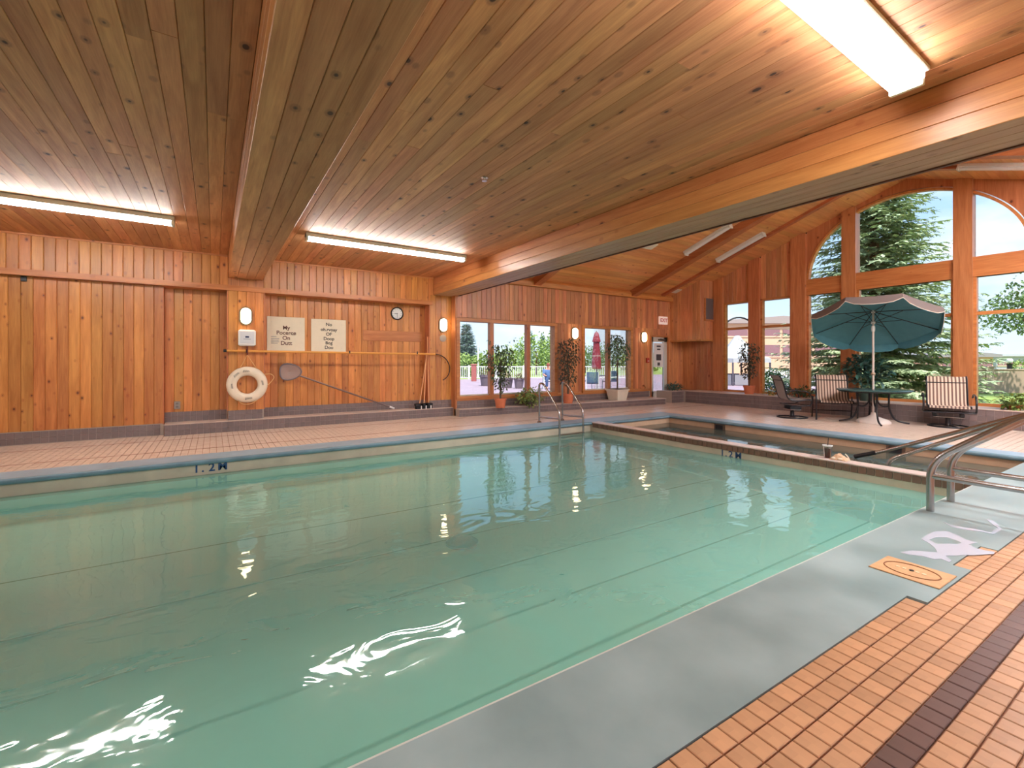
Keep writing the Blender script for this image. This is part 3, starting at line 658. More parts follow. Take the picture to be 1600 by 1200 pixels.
# boxed duct in the corner
bxm = MB(); bxm.box((12.72, 8.66, 2.0), (XR + .02, YW2 + .02, 4.4)); DUCT = struct('trim_2', bxm, M_plainwall, 'boxed wooden duct in the far corner')
vb = [(12.70, 8.66 + (i + .5) * .14) for i in range(8)]
for x_, y_ in vb: board('plank', 2.2, .138, .02, M_wall2, DUCT, (12.72, y_, 1.98), (0, 0, 1), (-1, 0, 0), .003)
for i in range(5): board('plank', 2.2, .138, .02, M_wall2, DUCT, (12.72 + (i + .5) * .138, 8.66, 1.98), (0, 0, 1), (0, -1, 0), .003)
k = MB(); k.box((12.69, 8.63, 1.95), (XR, YW2, 2.0)); k.obj('duct_edge', M_trim, DUCT)
a = ony(1101, 466, 8.64); b = ony(1115, 500, 8.64)
k = MB(); k.box((a.x, 8.60, b.z), (a.x + .40, 8.64, a.z)); gr = k.obj('duct_grille', plain('grille_grey', (96, 86, 88), .5), DUCT)
k = MB(); k.box((a.x - .03, 8.59, b.z - .05), (a.x + .43, 8.65, b.z)); k.box((a.x - .03, 8.59, b.z), (a.x, 8.65, a.z)); k.obj('grille_frame', M_trim, gr)
# closing walls out of view; near wall windows added to let daylight in
cw = MB(); nw = [(-5.6, -2.6), (-2.2, .8), (1.2, 4.2), (5.6, 8.8), (9.2, 12.4)]; zs0, zs1 = .5, 2.75; xe = XL - .2
for a, b in nw: cw.box((xe, YN - .2, -.1), (a, YN, 5.9)); cw.box((a, YN - .2, -.1), (b, YN, zs0)); cw.box((a, YN - .2, zs1), (b, YN, 5.9)); xe = b
cw.box((xe, YN - .2, -.1), (XR + .2, YN, 5.9)); struct('wall_front', cw, M_plainwall, 'pine wall with added windows behind the viewer')
for a, b in nw:
    m = MB(); m.box((a - .06, YN - .12, zs0 - .06), (b + .06, YN + .02, zs0)); m.box((a - .06, YN - .12, zs1), (b + .06, YN + .02, zs1 + .06)); m.box((a - .06, YN - .12, zs0), (a, YN + .02, zs1)); m.box((b, YN - .12, zs0), (b + .06, YN + .02, zs1)); o = struct('window_%d' % wi, m, M_trim, 'added wide window in the wall behind the viewer'); wi += 1
    m = MB(); m.box((a, YN - .1, zs0), (b, YN - .094, zs1)); m.obj('pane', M_glass, o)
cw = MB(); cw.box((XL - .2, YN - .2, -1), (XL, 10.6, ZC + .2)); struct('wall_left', cw, M_plainwall, 'pine wall at the left end of the pool')

# ================================================================== LIGHT FIXTURES
def fixture(name, label, L, lit, M, w=.15, wrap=False, group=None, lens=None):
    """local: length along x from 0, mounting plane z=0, lens hangs to -z"""
    t = thing(name, label, 'ceiling light', group=group, M=M)
    m = MB()
    if wrap: m.bbox((.0, -w / 2 - .02, -.035), (L, w / 2 + .02, 0), .006)
    else: m.bbox((.0, -w * .50, -.06), (L, w * .50, 0), .006)
    m.obj('housing', M_housing, t)
    pr = [(-w / 2, -.035), (w / 2, -.035), (w / 2, -.075), (w * .36, -.115), (-w * .36, -.115), (-w / 2, -.075)] if wrap else [(w * .36 * cos(q), -.075 + .045 * sin(q)) for q in [2 * pi * i / 12 for i in range(12)]]
    n = len(pr); k = MB(); v = [(.03, p[0], p[1]) for p in pr] + [(L - .03, p[0], p[1]) for p in pr]
    k.add(v, [tuple(range(n)), tuple(range(2 * n - 1, n - 1, -1))] + [(i, n + i, n + (i + 1) % n, (i + 1) % n) for i in range(n)]); k.obj('lens', lens or (M_lamp if wrap else M_strip) if lit else M_lampoff, t)
    for a, b in ((0, .035), (L - .035, L)): k = MB(); k.bbox((a, -w * .46, -.122), (b, w * .46, -.02), .005); k.obj('end_cap', M_housing if not wrap else M_offwhite, t)
    return t
def FM(p, xd, zd):
    xd = Vector(xd).normalized(); zd = Vector(zd).normalized(); yd = zd.cross(xd); M = Matrix((xd, yd, zd)).transposed().to_4x4(); M.translation = Vector(p); return M
fixture('fluorescent_light', 'lit fluorescent strip above the plain left wall panel', 2.75, True, FM((-3.2, 7.78, ZC), (1, 0, 0), (0, 0, 1)))
fixture('fluorescent_light', 'lit fluorescent strip above the two white notice boards', 2.74, True, FM((1.18, 7.60, ZC), (1, 0, 0), (0, 0, 1)))
fixture('fluorescent_light', 'large lit wraparound ceiling light nearest the viewer', 2.75, True, FM((1.25, 1.13, ZC), (1, 0, 0), (0, 0, 1)), w=.2, wrap=True)
fixture('fluorescent_light', 'added lit ceiling light beyond the left edge of view', 2.75, True, FM((-3.2, 1.13, ZC), (1, 0, 0), (0, 0, 1)), w=.2, wrap=True)  # unseen lamp added to even out the room light
for x_, lab in ((5.9, 'added lit sloping light nearest the boxed beam beyond view'), (8.6, 'added lit sloping light in the middle of near roof slope'), (11.3, 'added lit sloping light toward the arched wall beyond view')):
    fixture('slope_light', lab, 2.4, True, FM((x_, 1.0, roofz(1.0)), (0, -1, -SL), (0, -SL, 1)), w=.24, wrap=True, lens=M_vlamp_added)  # lamps added out of view to brighten the vaulted side
def on_roof(u, v, off=.02):
    d = ray(u, v)
    far = (RZ + SL * RY - off - H) / (d.z + SL * d.y); p = Vector((0, 0, H)) + d * far
    return p
nfar = Vector((0, SL, 1)).normalized()
pa, pb = on_roof(1070, 397, .06), on_roof(1145, 354, .06)
pc, pd = on_roof(1120, 408, .06), on_roof(1193, 366, .06)
for a, b, lab in ((pa, pb, 'unlit slim fluorescent light left of the middle rafter'), (pc, pd, 'unlit slim fluorescent light right of the middle rafter')):
    d = Vector((0, b.y - a.y, -(b.y - a.y) * SL)); q = Vector((a.x, a.y, roofz(a.y)))
    fixture('slope_light', lab, d.length, False, FM(q, d, nfar), w=.16, group='slim lights on the sloping ceiling')
jb = MB(); jb.bbox((-.12, -.15, -.04), (.12, .15, 0), .008); p = on_roof(1108, 394, .02)
tag(link('junction_box', jb.mesh('junction_box', M_vault), None, M=FM((p.x, p.y, roofz(p.y)), (1, 0, 0), nfar)), 'small wooden junction plate between the slim ceiling lights', 'junction box')
p = onx(1573, 241, 12.05); q = Vector((12.0, 3.05, roofz(3.05) - .05))
nn_ = Vector((0, -SL, 1)).normalized()
fixture('slope_light', 'unlit slim fluorescent light near the ridge at right edge', 1.3, False, FM((12.08, 2.62, roofz(2.62)), (0, -1, -SL), nn_), w=.16, group='slim lights on the sloping ceiling')
for (u_, v_), lab in (((1015, 385), 'pale vent tile on the sloping ceiling above patio window'), ((1055, 455), 'pale vent tile low on the sloping ceiling near the corner')):
    p = on_roof(u_, v_); m = MB(); m.bbox((-.18, -.12, -.03), (.18, .12, 0), .006)
    o = link('ceiling_vent', m.mesh('ceiling_vent', M_offwhite), None, M=FM((p.x, p.y, roofz(p.y)), (1, 0, 0), nfar)); tag(o, lab, 'vent')
    for i in range(4): k = MB(); k.bbox((-.15, -.09 + i * .05, -.036), (.15, -.065 + i * .05, -.028), .002); k.obj('slat', M_housing, o)
p = onz(757, 281, 3.25); m = MB(); m.lathe([(.04, 0), (.04, -.01), (.015, -.014), (.012, -.035), (.028, -.04), (.028, -.044)], 16); tag(m.obj('sprinkler_head', plain('chrome', (220, 220, 220), .2, metal=1), None, True, (p.x, p.y, ZC)), 'small round chrome sprinkler on the plank ceiling', 'sprinkler')
# sconces
def sconce(x, y, z, label, h=.3):
    t = thing('wall_sconce', label, 'wall lamp', (x, y, z), group='oval wall sconces')
    def oval(w, hh, y0, y1, n=24):
        pr = [(w * .5 * cos(a) if abs(cos(a)) < 9 else 0, (hh - w) * .5 * (1 if sin(a) >= 0 else -1) + w * .5 * sin(a)) for a in [2 * pi * (i + .5) / n for i in range(n)]]
        return pr
    m = MB(); R = Matrix(((1, 0, 0, 0), (0, 0, -1, 0), (0, 1, 0, 0), (0, 0, 0, 1)))
    m.prism(oval(.22, h + .05, 0, 0), 0, .03, R); m.obj('backplate', plain('sconce_bronze', (84, 70, 58), .5, metal=.4), t)
    g = MB(); lay = [(.17, h, .03), (.17, h, .06), (.14, h - .03, .09), (.08, h - .09, .105)]; vs_ = []; fs = []; n = 24
    for w, hh, d in lay: vs_ += [(q[0], -d, q[1]) for q in oval(w, hh, 0, 0)]
    for k in range(len(lay) - 1):
        for i in range(n): fs.append((k * n + i, k * n + (i + 1) % n, (k + 1) * n + (i + 1) % n, (k + 1) * n + i))
    fs.append(tuple((len(lay) - 1) * n + i for i in range(n))); g.add(vs_, fs); g.obj('glass_shade', M_sconce, t, True); return t
for (u_, v_, y_, lab) in ((384, 494, YC, 'lit oval sconce above the white box and lifebuoy'), (692, 508, YC, 'lit oval sconce above the small round wall disc'), (897, 521, YW2, 'lit oval sconce behind the dark middle ficus'), (1005, 527, YW2, 'lit oval sconce left of the exit door')):
    p = ony(u_, v_, y_); sconce(p.x, y_, p.z, lab)

# ================================================================== THINGS ON THE BACK WALL
p = ony(692, 528.5, YC); m = MB(); m.lathe([(.085, 0), (.085, .012), (.06, .02), (.02, .022)], 24, Matrix.Rotation(pi / 2, 4, 'X')); tag(m.obj('wall_disc', plain('disc_grey', (176, 160, 146), .6), None, True, (p.x, YC - .001, p.z)), 'small grey round disc on the column below the sconce', 'wall disc')
a, b = ony(372, 515, YC), ony(399, 541, YC)
t = thing('first_aid_box', 'white plastic box on the column under the sconce', 'box', ((a.x + b.x) / 2, YC, (a.z + b.z) / 2)); w_, h_ = b.x - a.x, a.z - b.z
m = MB(); m.bbox((-w_ / 2, -.10, -h_ / 2), (w_ / 2, 0, h_ / 2), .025); m.obj('case', M_white, t); m = MB(); m.bbox((-w_ / 2 + .03, -.112, -h_ / 2 + .05), (w_ / 2 - .03, -.1, h_ / 2 - .03), .005); lid = m.obj('front_cover', plain('cover_grey', (214, 214, 218), .4), t)
m = MB(); m.box((-.03, -.116, .0), (.03, -.11, .03)); m.obj('blue_logo', plain('logo_navy', (34, 40, 84), .5), lid); m = MB(); m.box((-.06, -.115, -.03), (.06, -.111, -.022)); m.obj('caption_line', plain('print_grey', (120, 120, 130), .5), lid)
# rescue crook: yellow pole with hook
a, b = ony(354, 548, 9.93), ony(680, 553.5, 9.93)
t = thing('rescue_crook', 'long yellow rescue pole with round hook along the wall', 'rescue pole', (a.x, 9.93, a.z))
d = Vector((b.x - a.x, 0, b.z - a.z)); m = MB(); m.tube([(0, 0, 0), d], .022, 10); m.obj('pole', M_brass, t, True)
hk = [ony(u_, v_, 9.93) - Vector((a.x, 9.93, a.z)) for u_, v_ in ((678, 553.5), (686, 554), (694, 558), (700, 565), (703, 574), (702, 583), (698, 590), (692, 594))]
m = MB(); m.tube(fillet(hk, .2, 4), .013, 8); m.obj('hook', plain('hook_dark', (74, 54, 48), .4, metal=.5), t, True)
m = MB(); m.lathe([(.026, 0), (.026, .05)], 10, Matrix.Translation((0, 0, 0)) @ Matrix.Rotation(-pi / 2, 4, 'Y')); m.obj('end_cap', M_blackp, t)
for fx in (.32, 2.2, 3.7):
    m = MB(); m.box((fx - .012, -.03, -.03), (fx + .012, .07 if fx < .6 or fx > 4 else .35, -.022)); m.box((fx - .012, -.034, -.03), (fx + .012, -.026, .03)); m.obj('wall_bracket', M_blackp, t)
# lifebuoy
c = ony(386.5, 601, 9.9); R1 = .255
t = thing('lifebuoy', 'white ring lifebuoy with rope hanging on the wooden column', 'lifebuoy', (c.x, 9.92, c.z))
def ringtube(R, rx, ry, n=40, k=12):
    m = MB(); v = []; f = []
    for i in range(n):
        a_ = 2 * pi * i / n
        for j in range(k):
            q = 2 * pi * j / k; rr = R + rx * cos(q); v.append((rr * cos(a_), ry * sin(q), rr * sin(a_)))
    for i in range(n):
        for j in range(k): f.append((i * k + j, ((i + 1) % n) * k + j, ((i + 1) % n) * k + (j + 1) % k, i * k + (j + 1) % k))
    return m.add(v, f)
ring = ringtube(R1, .085, .06).obj('ring', plain('buoy_white', (236, 220, 196), .6, noise=.04), t, True)
Mk = plain('marker_ink', (48, 52, 66), .6)
def squig(cx, cz, s, rot, n=4):
    m = MB(); pts = []
    for i in range(n * 4 + 1):
        q = i / (n * 4); px = (q - .5) * s; pz = .022 * (1 if i % 2 else -1) * (1 - .4 * q) * (s / .1)
        pts.append((cx + px * cos(rot) - pz * sin(rot), -.061, cz + px * sin(rot) + pz * cos(rot)))
    m.tube(pts, .004, 5); m.obj('marker_scribble', Mk, ring)
squig(.02, -.255, .11, .12); squig(.25, .03, .08, -pi / 2 + .2, 3); squig(-.25, -.02, .08, pi / 2 + .1, 3); squig(-.18, .19, .1, pi / 4, 3); squig(-.02, .255, .1, 0, 3)
m = MB(); top = Vector((0, 0, .56)); m.tube([(-.12, -.02, .31), top, (.15, -.02, .30)], .008, 6); m.obj('rope', M_rope, t); m = MB()
m.tube(fillet([(.26, -.01, .19), (.40, -.01, .20), (.46, -.01, .13), (.38, -.01, .02), (.33, -.01, -.03)], .1, 5), .008, 6); m.obj('rope', M_rope, t); m = MB(); m.tube(fillet([(-.16, -.02, -.28), (-.08, -.03, -.37), (.06, -.03, -.37), (.16, -.02, -.30)], .1, 5), .007, 6)
m.obj('rope', M_rope, t); m = MB(); m.tube([(0, .02, .72), (0, -.02, .66), (0, -.02, .56)], .012, 6); m.obj('hanging_strap', plain('strap_maroon', (104, 40, 36), .7), t)
# skimmer net
a, b = ony(470, 588, 10.16), ony(616, 642, 10.12); c = ony(452, 581, 10.16)
t = thing('skimmer_net', 'pool skimmer net with grey pole leaning along the wall', 'pool net', (b.x, 10.12, .21)); O = Vector((b.x, 10.12, .21))
m = MB(); rim = []
for i in range(20):
    q = 2 * pi * i / 20; rim.append(Vector((c.x + .20 * cos(q) + .03 * cos(2 * q), 10.18, c.z + .165 * sin(q))) - O)
m.tube(rim, .014, 8, closed=True); m.obj('net_rim', plain('rim_grey', (112, 104, 110), .5), t, True)
m = MB(); v = [(Vector((c.x, 10.215, c.z)) - O)[:]] + [r[:] for r in rim]; m.add(v, [(0, 1 + i, 1 + (i + 1) % 20) for i in range(20)])
def netmat():
    t_ = MT('net_mesh'); tr = t_.n('ShaderNodeBsdfTransparent'); mx_ = t_.n('ShaderNodeMixShader'); mx_.inputs[0].default_value = .55
    t_.p.inputs['Base Color'].default_value = srgb(170, 158, 158) + (1,); t_.l(tr.outputs[0], mx_.inputs[1]); t_.l(t_.p.outputs[0], mx_.inputs[2]); t_.l(mx_.outputs[0], t_.out.inputs[0]); return t_.m
m.obj('net_mesh', netmat(), t)
m = MB(); m.tube([a + Vector((-.04, 0, .02)) - O, Vector((b.x, 10.12, .235)) - O], .017, 8); m.obj('pole', plain('pole_grey', (122, 100, 96), .4, metal=.3), t, True)
m = MB(); dd = (a - b).normalized(); m.tube([Vector((b.x, 10.12, .235)) - O, Vector((b.x, 10.12, .235)) + dd * .12 - O], .021, 8); m.obj('grip', M_white, t)
# notice boards
def sign(label, px, lines, size, mat, extra=False):
    a, b = ony(px[0], px[1], YR1), ony(px[2], px[3], YR1); w_, h_ = b.x - a.x, a.z - b.z
    t = thing('notice_board', label, 'sign', ((a.x + b.x) / 2, YR1, b.z)); m = MB(); m.bbox((-w_ / 2, -.025, 0), (w_ / 2, 0, h_), .003); m.obj('board', M_offwhite, t)
    for s_, fz_, fx in lines: text('lettering', s_, size, mat, t, (fx * w_, -.027, fz_ * h_), (1, 0, 0), (0, -1, 0), .001, bold=.0022)
    for sx in (-.38, .38):
        for sz in (.12, .85): k = MB(); k.lathe([(.008, 0), (.006, .005)], 8, Matrix.Translation((sx * w_, -.025, sz * h_)) @ Matrix.Rotation(pi / 2, 4, 'X')); k.obj('screw', M_housing, t)
    if extra:
        for i, (wd, zz) in enumerate(((.10, .41), (.15, .35), (.14, .30), (.15, .26), (.12, .22))): k = MB(); k.box((-.40 * w_, -.0265, zz * h_), (-.40 * w_ + wd, -.0250, zz * h_ + .010)); k.obj('fine_print', plain('print_grey', (120, 120, 130), .5), t)
sign('cream notice board reading On Dutt in reddish letters', (417, 494, 476, 549), (('My', .68, 0), ('Pocerce', .53, .0), ('On', .38, .0), ('Dutt', .23, .0)), .11, plain('sign_ink_brown', (96, 56, 48), .6), True)
sign('cream notice board with six lines of black letters', (486, 498, 540, 550), (('No', .84, 0), ('oh.rvoay', .68, 0), ('OF', .54, 0), ('Doop', .40, 0), ('Bog', .27, 0), ('Doo', .13, 0)), .094, plain('sign_ink_black', (44, 40, 40), .6))
# clock
c = ony(620, 490, YR1); t = thing('wall_clock', 'round wall clock with black rim and white face', 'clock', (c.x, YR1, c.z)); RX = Matrix.Rotation(pi / 2, 4, 'X')
m = MB(); m.lathe([(.125, 0), (.15, .01), (.15, .035), (.135, .045), (.122, .03)], 36, RX, cap=False); m.obj('rim', M_blackp, t, True); m = MB(); m.lathe([(.126, 0), (.126, .02)], 36, RX); FACE = m.obj('face', M_white, t)
for i in range(12):
    q = 2 * pi * i / 12; k = MB(); k.box((-.004, -.0225, .09), (.004, -.0205, .108), Matrix.Rotation(q, 4, 'Y')); k.obj('hour_mark', M_blackp, FACE)
for L_, q, wd in ((.065, pi * 1.48, .006), (.09, pi * .97, .004)): k = MB(); k.box((-wd, -.026, -.015), (wd, -.024, L_), Matrix.Rotation(q, 4, 'Y')); k.obj('hand', M_blackp, t)
# brushes
for i, (u_, du, lab) in enumerate(((655, 14, 'leftmost black pool brush leaning by the corner'), (662.5, 8, 'middle black pool brush leaning by the corner'), (670, -1, 'rightmost black pool brush leaning by the corner'))):
    p = onz(u_, 640, .205); x_ = ony(u_, 640, 9.985).x; t = thing('pool_brush', lab, 'brush', (x_, 9.985, .205), group='pool brushes in the corner')
    topx = ony(665.5 if i < 2 else 666, 560, 10.06).x - x_; hz = (1.12, 1.30, 1.68)[i]; sx = topx * (hz / 1.12)
    if i == 2: sx = ony(668, 525, 10.06).x - x_
    m = MB(); m.tube([(0, 0, .07), (sx * .5, .04, hz * .5), (sx, .075, hz)], .012, 8); m.obj('handle', plain('handle_wood', (232, 172, 122), .5), t, True)
    m = MB(); m.bbox((-.10, -.05, .06), (.08, .05, .13), .012); m.obj('brush_head', M_blackp, t); m = MB(); m.prism([(-.075, -.045), (.075, -.045), (.085, .055), (-.085, .055)], 0, .055); m.obj('bristles', plain('bristle_dark', (40, 38, 40), .9), t)
    m = MB(); m.bbox((.02, -.056, .0), (.045, -.048, .075), .002); m.obj('label_stripe', M_white, t)
c = ony(277, 633, YR1); t = thing('wall_outlet', 'grey wall outlet low on the pine boards', 'outlet', (c.x, YR1, c.z)); m = MB(); m.bbox((-.045, -.03, -.07), (.045, 0, .07), .006); m.obj('cover', plain('outlet_grey', (150, 140, 130), .5), t)
for z_ in (-.03, .03): m = MB(); m.bbox((-.02, -.034, z_ - .018), (.02, -.029, z_ + .018), .003); m.obj('socket', plain('socket_grey', (112, 104, 98), .5), t)
c = ony(38, 435, YP); t = thing('door_bracket', 'small dark metal bracket near the top of left panel', 'bracket', (c.x, YP, c.z)); m = MB(); m.bbox((-.03, -.04, -.05), (.03, 0, .05), .006); m.obj('bracket_plate', M_black, t)
# exit sign, pull station, tap on window wall
c = ony(1035, 501, YW2); t = thing('exit_sign', 'small exit sign with red letters above the door', 'sign', (c.x, YW2, c.z)); m = MB(); m.bbox((-.19, -.06, -.13), (.19, 0, .13), .01); m.obj('case', plain('exit_face', (240, 216, 206), .5, emit=(255, 226, 216), es=.25), t)
text('lettering', 'EXIT', .17, plain('exit_red', (190, 48, 40), .5), t, (0, -.062, 0), (1, 0, 0), (0, -1, 0), .001, bold=.004)
c = ony(1011, 563, YW2); t = thing('fire_pull', 'small red fire alarm pull station beside the door', 'fire alarm', (c.x, YW2, c.z)); m = MB(); m.bbox((-.06, -.05, -.08), (.06, 0, .08), .008); m.obj('case', plain('alarm_red', (176, 64, 46), .5), t); m = MB(); m.bbox((-.03, -.06, -.03), (.03, -.05, -.01), .003); m.obj('handle', M_white, t)
c = ony(1004, 603, YW2); t = thing('hose_tap', 'small brass hose tap low on the window wall', 'tap', (c.x, YW2, c.z)); m = MB(); m.tube(fillet([(0, 0, 0), (0, -.1, 0), (0, -.12, -.07)], .05), .015, 8); m.obj('spout', plain('brass', (170, 120, 80), .4, metal=.8), t); m = MB(); m.lathe([(.035, 0), (.035, .012)], 10, Matrix.Translation((0, -.06, .02))); m.obj('handwheel', plain('wheel_red', (150, 60, 44), .5), t)

# ================================================================== RAILS AND LADDER
def rail_part(name, pts, r, par, parent, mat=M_steel, n=12): m = MB(); m.tube(pts, r, n); return m.obj(name, mat, parent, True)
def foot(t, p): m = MB(); m.lathe([(.05, 0), (.05, .012), (.03, .03), (.024, .035)], 18, Matrix.Translation(p)); m.obj('foot_plate', M_steel, t, True)
t = thing('pool_ladder', 'stainless steel pool ladder at the far edge', 'pool ladder', (6.1, PFY, 0))
for sx in (-.30, .33):
    fy = .52; pts = fillet([(sx, fy, 0), (sx, fy, .84), (sx, .38, .84), (sx, -.16, .30), (sx, -.16, -.62)], .16, 7)
    rail_part('side_rail', pts, .021, None, t); foot(t, (sx, fy, .003)); rail_part('lower_bar', [(sx, fy, .12), (sx, -.16, .15)], .017, None, t)
for z_ in (-.17, -.42): m = MB(); m.bbox((-.30, -.20, z_ - .012), (.33, -.12, z_ + .012), .004); m.obj('step', M_steel, t)
for x_, lab in ((5.20, 'stainless pool handrail nearest the grey coping corner'), (5.72, 'second stainless pool handrail beside the divider')):
    y_ = NE(x_) - .06; t = thing('handrail', lab, 'handrail', (x_, y_, 0), group='handrails at the near pool edge')
    rail_part('top_rail', fillet([(0, 0, .0), (0, 0, .44), (0, -.62, .93), (0, -1.15, .93), (0, -1.15, 0)], .16, 8), .028, None, t); rail_part('lower_bar', [(0, 0, .31), (0, -1.15, .31)], .024, None, t); foot(t, (0, -1.15, .002))
for x_, lab, yo, sh in ((8.2, 'stainless rail sloping into the hot tub with dark reflection at its tip', 2.66, 0), (7.62, 'shorter stainless rail sloping into the hot tub with hooked end', 2.34, 1)):
    t = thing('tub_handrail', lab, 'handrail', (x_, .55, 0), group='handrails of the hot tub'); O = .55
    if sh: pts = fillet([(0, yo - O + .02, -.26), (0, yo - O + .02, -.03), (0, 1.13 - O, .68), (0, .75 - O, .80), (0, 0, .80), (0, 0, 0)], .13, 8)
    else: pts = fillet([(0, yo - O + .28, -.15), (0, yo - O - .05, -.02), (0, 1.2 - O, .66), (0, .85 - O, .80), (0, 0, .80), (0, 0, 0)], .13, 8)
    rail_part('rail', pts, .026, None, t); foot(t, (0, 0, .002))
    if not sh: rail_part('reflected_tip', [(0, yo - O + .29, -.153), (0, yo - O + .02, -.046)], .03, None, t, M_blackp)  # dark sleeve stands in for the rail's reflection in the tub water
# ================================================================== ON THE COPING
c = (onz(1370, 889.5) + onz(1480, 901) + onz(1396, 874) + onz(1457, 917)) / 4; t = thing('access_cover', 'tan rectangular skimmer lid set in the grey coping', 'skimmer lid', (c.x, c.y, .004), th)
m = MB(); m.bbox((-.145, -.17, 0), (.145, .17, .008), .003); m.obj('lid_plate', plain('lid_tan', (204, 156, 108), .6, noise=.12, nscale=22), t)
m = MB(); m.tube([(.10 * cos(q), .135 * sin(q), .009) for q in [2 * pi * i / 28 for i in range(28)]], .004, 5, closed=True); m.obj('lid_groove', plain('groove_brown', (150, 96, 58), .7), t); m = MB(); m.lathe([(.014, 0), (.012, .012)], 10); m.obj('lid_screw', M_black, t)
for k in range(5): m = MB(); m.bbox((-.01, -.07 + k * .032, .008), (.012, -.05 + k * .032, .0105), .001); m.obj('raised_letter', plain('lid_pale', (226, 198, 156), .6), t)
def puddle(pts, label, hole=None):
    if hole:
        bmx = bmesh.new(); ed_ = []
        for loop in (pts, hole):
            vv = [bmx.verts.new((q.x, q.y, .0058)) for q in [onz(1340 + a / 6.154, 790 + b / 6.154, 0) for a, b in loop]]
            ed_ += [bmx.edges.new((vv[i], vv[(i + 1) % len(vv)])) for i in range(len(vv))]
        bmesh.ops.triangle_fill(bmx, edges=ed_, use_beauty=True); bmesh.ops.recalc_face_normals(bmx, faces=bmx.faces)
        r_ = bmesh.ops.extrude_face_region(bmx, geom=list(bmx.faces)); bmesh.ops.translate(bmx, verts=[g_ for g_ in r_['geom'] if isinstance(g_, bmesh.types.BMVert)], vec=(0, 0, -.0014))
        me = bpy.data.meshes.new('puddle'); bmx.to_mesh(me); bmx.free(); me.materials.append(M_puddle); return tag(link('water_puddle', me), label, 'puddle')
    P = [onz(1340 + a / 6.154, 790 + b / 6.154, .0) for a, b in pts]; m = MB(); n = len(P)
    m.prism([(p.x, p.y) for p in P], .0042, .0062); me = m.mesh('puddle', M_puddle); b_ = bmesh.new(); b_.from_mesh(me); bmesh.ops.triangulate(b_, faces=b_.faces); bmesh.ops.recalc_face_normals(b_, faces=b_.faces); b_.to_mesh(me); b_.free()
    o = link('water_puddle', me); tag(o, label, 'puddle'); return o
puddle([(410, 455), (520, 438), (640, 448), (765, 455), (745, 415), (690, 370), (615, 330), (650, 300), (740, 255), (860, 250), (960, 290), (1040, 335), (1150, 362), (1070, 380), (1130, 415), (1230, 438), (1320, 452), (1312, 472), (1130, 484), (1000, 486), (850, 492), (905, 540), (880, 552), (800, 518), (740, 525), (620, 492), (500, 480)],
       'large pale water puddle on the grey coping', hole=[(690, 335), (760, 310), (860, 312), (960, 345), (1000, 365), (960, 378), (880, 372), (760, 378)])
puddle([(815, 158), (900, 195), (1010, 215), (1150, 235), (1290, 268), (1300, 250), (1350, 225), (1300, 190), (1240, 140), (1300, 150), (1350, 190), (1385, 235), (1310, 280), (1180, 255), (1040, 240), (900, 208)], 'thin curved water streak beyond the larger puddle')
# drink and snack on the divider
c = onz(1293, 713, .0); t = thing('drink_cup', 'clear plastic cup of dark drink on the divider', 'cup', (6.93, c.y * 6.93 / c.x, 0.0))
m = MB(); m.lathe([(.036, .006), (.05, .135)], 20); m.obj('drink', plain('cola', (92, 44, 38), .2), t, True); m = MB(); m.lathe([(.037, .0), (.056, .165), (.058, .165), (.039, .0)], 20, cap=False); m.obj('cup_wall', M_glass, t, True)
m = MB(); m.lathe([(.056, .160), (.06, .165), (.06, .175), (.054, .178)], 20, cap=False); m.obj('rim', M_white, t, True); m = MB(); m.tube([(.01, .01, .02), (.0, -.01, .27)], .005, 6); m.obj('straw', M_blackp, t)
c = onz(1311.5, 716.5, .0); t = thing('snack_pile', 'small tan food wrapper crumpled beside the cup', 'wrapper', (6.93, c.y * 6.93 / c.x, 0.0))
m = MB(); rr = random.Random(3); g = 7; v = []; f = []
for i in range(g + 1):
    for j in range(g + 1):
        a_, b_ = (i / g - .5) * 2, (j / g - .5) * 2; h_ = max(0, 1 - max(abs(a_), abs(b_))); v.append((a_ * .07, b_ * .10, .003 + .085 * min(1, h_ * 1.4) * rr.uniform(.55, 1)))
for i in range(g):
    for j in range(g): q = i * (g + 1) + j; f.append((q, q + g + 1, q + g + 2, q + 1))
m.add(v, f); m.obj('paper', plain('kraft_paper', (206, 172, 138), .7, noise=.2, nscale=30), t)
m = MB(); m.tube([(.02, -.06, .085), (.0, -.10, .05), (-.02, -.13, .004)], .007, 6); m.obj('folded_strip', M_offwhite, t)
for q in ((-.05, .05, .02), (-.055, -.03, .02)): m = MB(); m.ball(q, (.02, .03, .016), 8, 6); m.obj('crumb', M_offwhite, t)

# ================================================================== PLANTS
def leaf_mesh(m, p, d, up, L, w):
    d = d.normalized(); s = d.cross(up); s = s.normalized() if s.length > 1e-4 else Vector((1, 0, 0)); n_ = s.cross(d)
    a = p; b = p + d * L * .45 + s * w * .5 + n_ * .08 * L; c_ = p + d * L * .45 - s * w * .5 + n_ * .08 * L; e_ = p + d * L - n_ * .10 * L; mid = p + d * L * .5
    i = len(m.v); m.v += [a[:], b[:], e_[:], c_[:], mid[:]]; m.f += [(i, i + 1, i + 4), (i + 1, i + 2, i + 4), (i + 2, i + 3, i + 4), (i + 3, i, i + 4)]
def rvec(r): 
    while 1:
        v = Vector((r.uniform(-1, 1), r.uniform(-1, 1), r.uniform(-1, 1)))
        if .05 < v.length < 1: return v
def pot_round(t, r, h, mat):
    m = MB(); m.lathe([(r * .72, 0), (r * .92, h * .82), (r, h * .82), (r, h), (r * .86, h), (r * .84, h * .86)], 22); m.obj('pot', mat, t, True); m = MB(); m.lathe([(r * .86, h * .84), (r * .3, h * .90)], 18); m.obj('soil', M_soil, t)
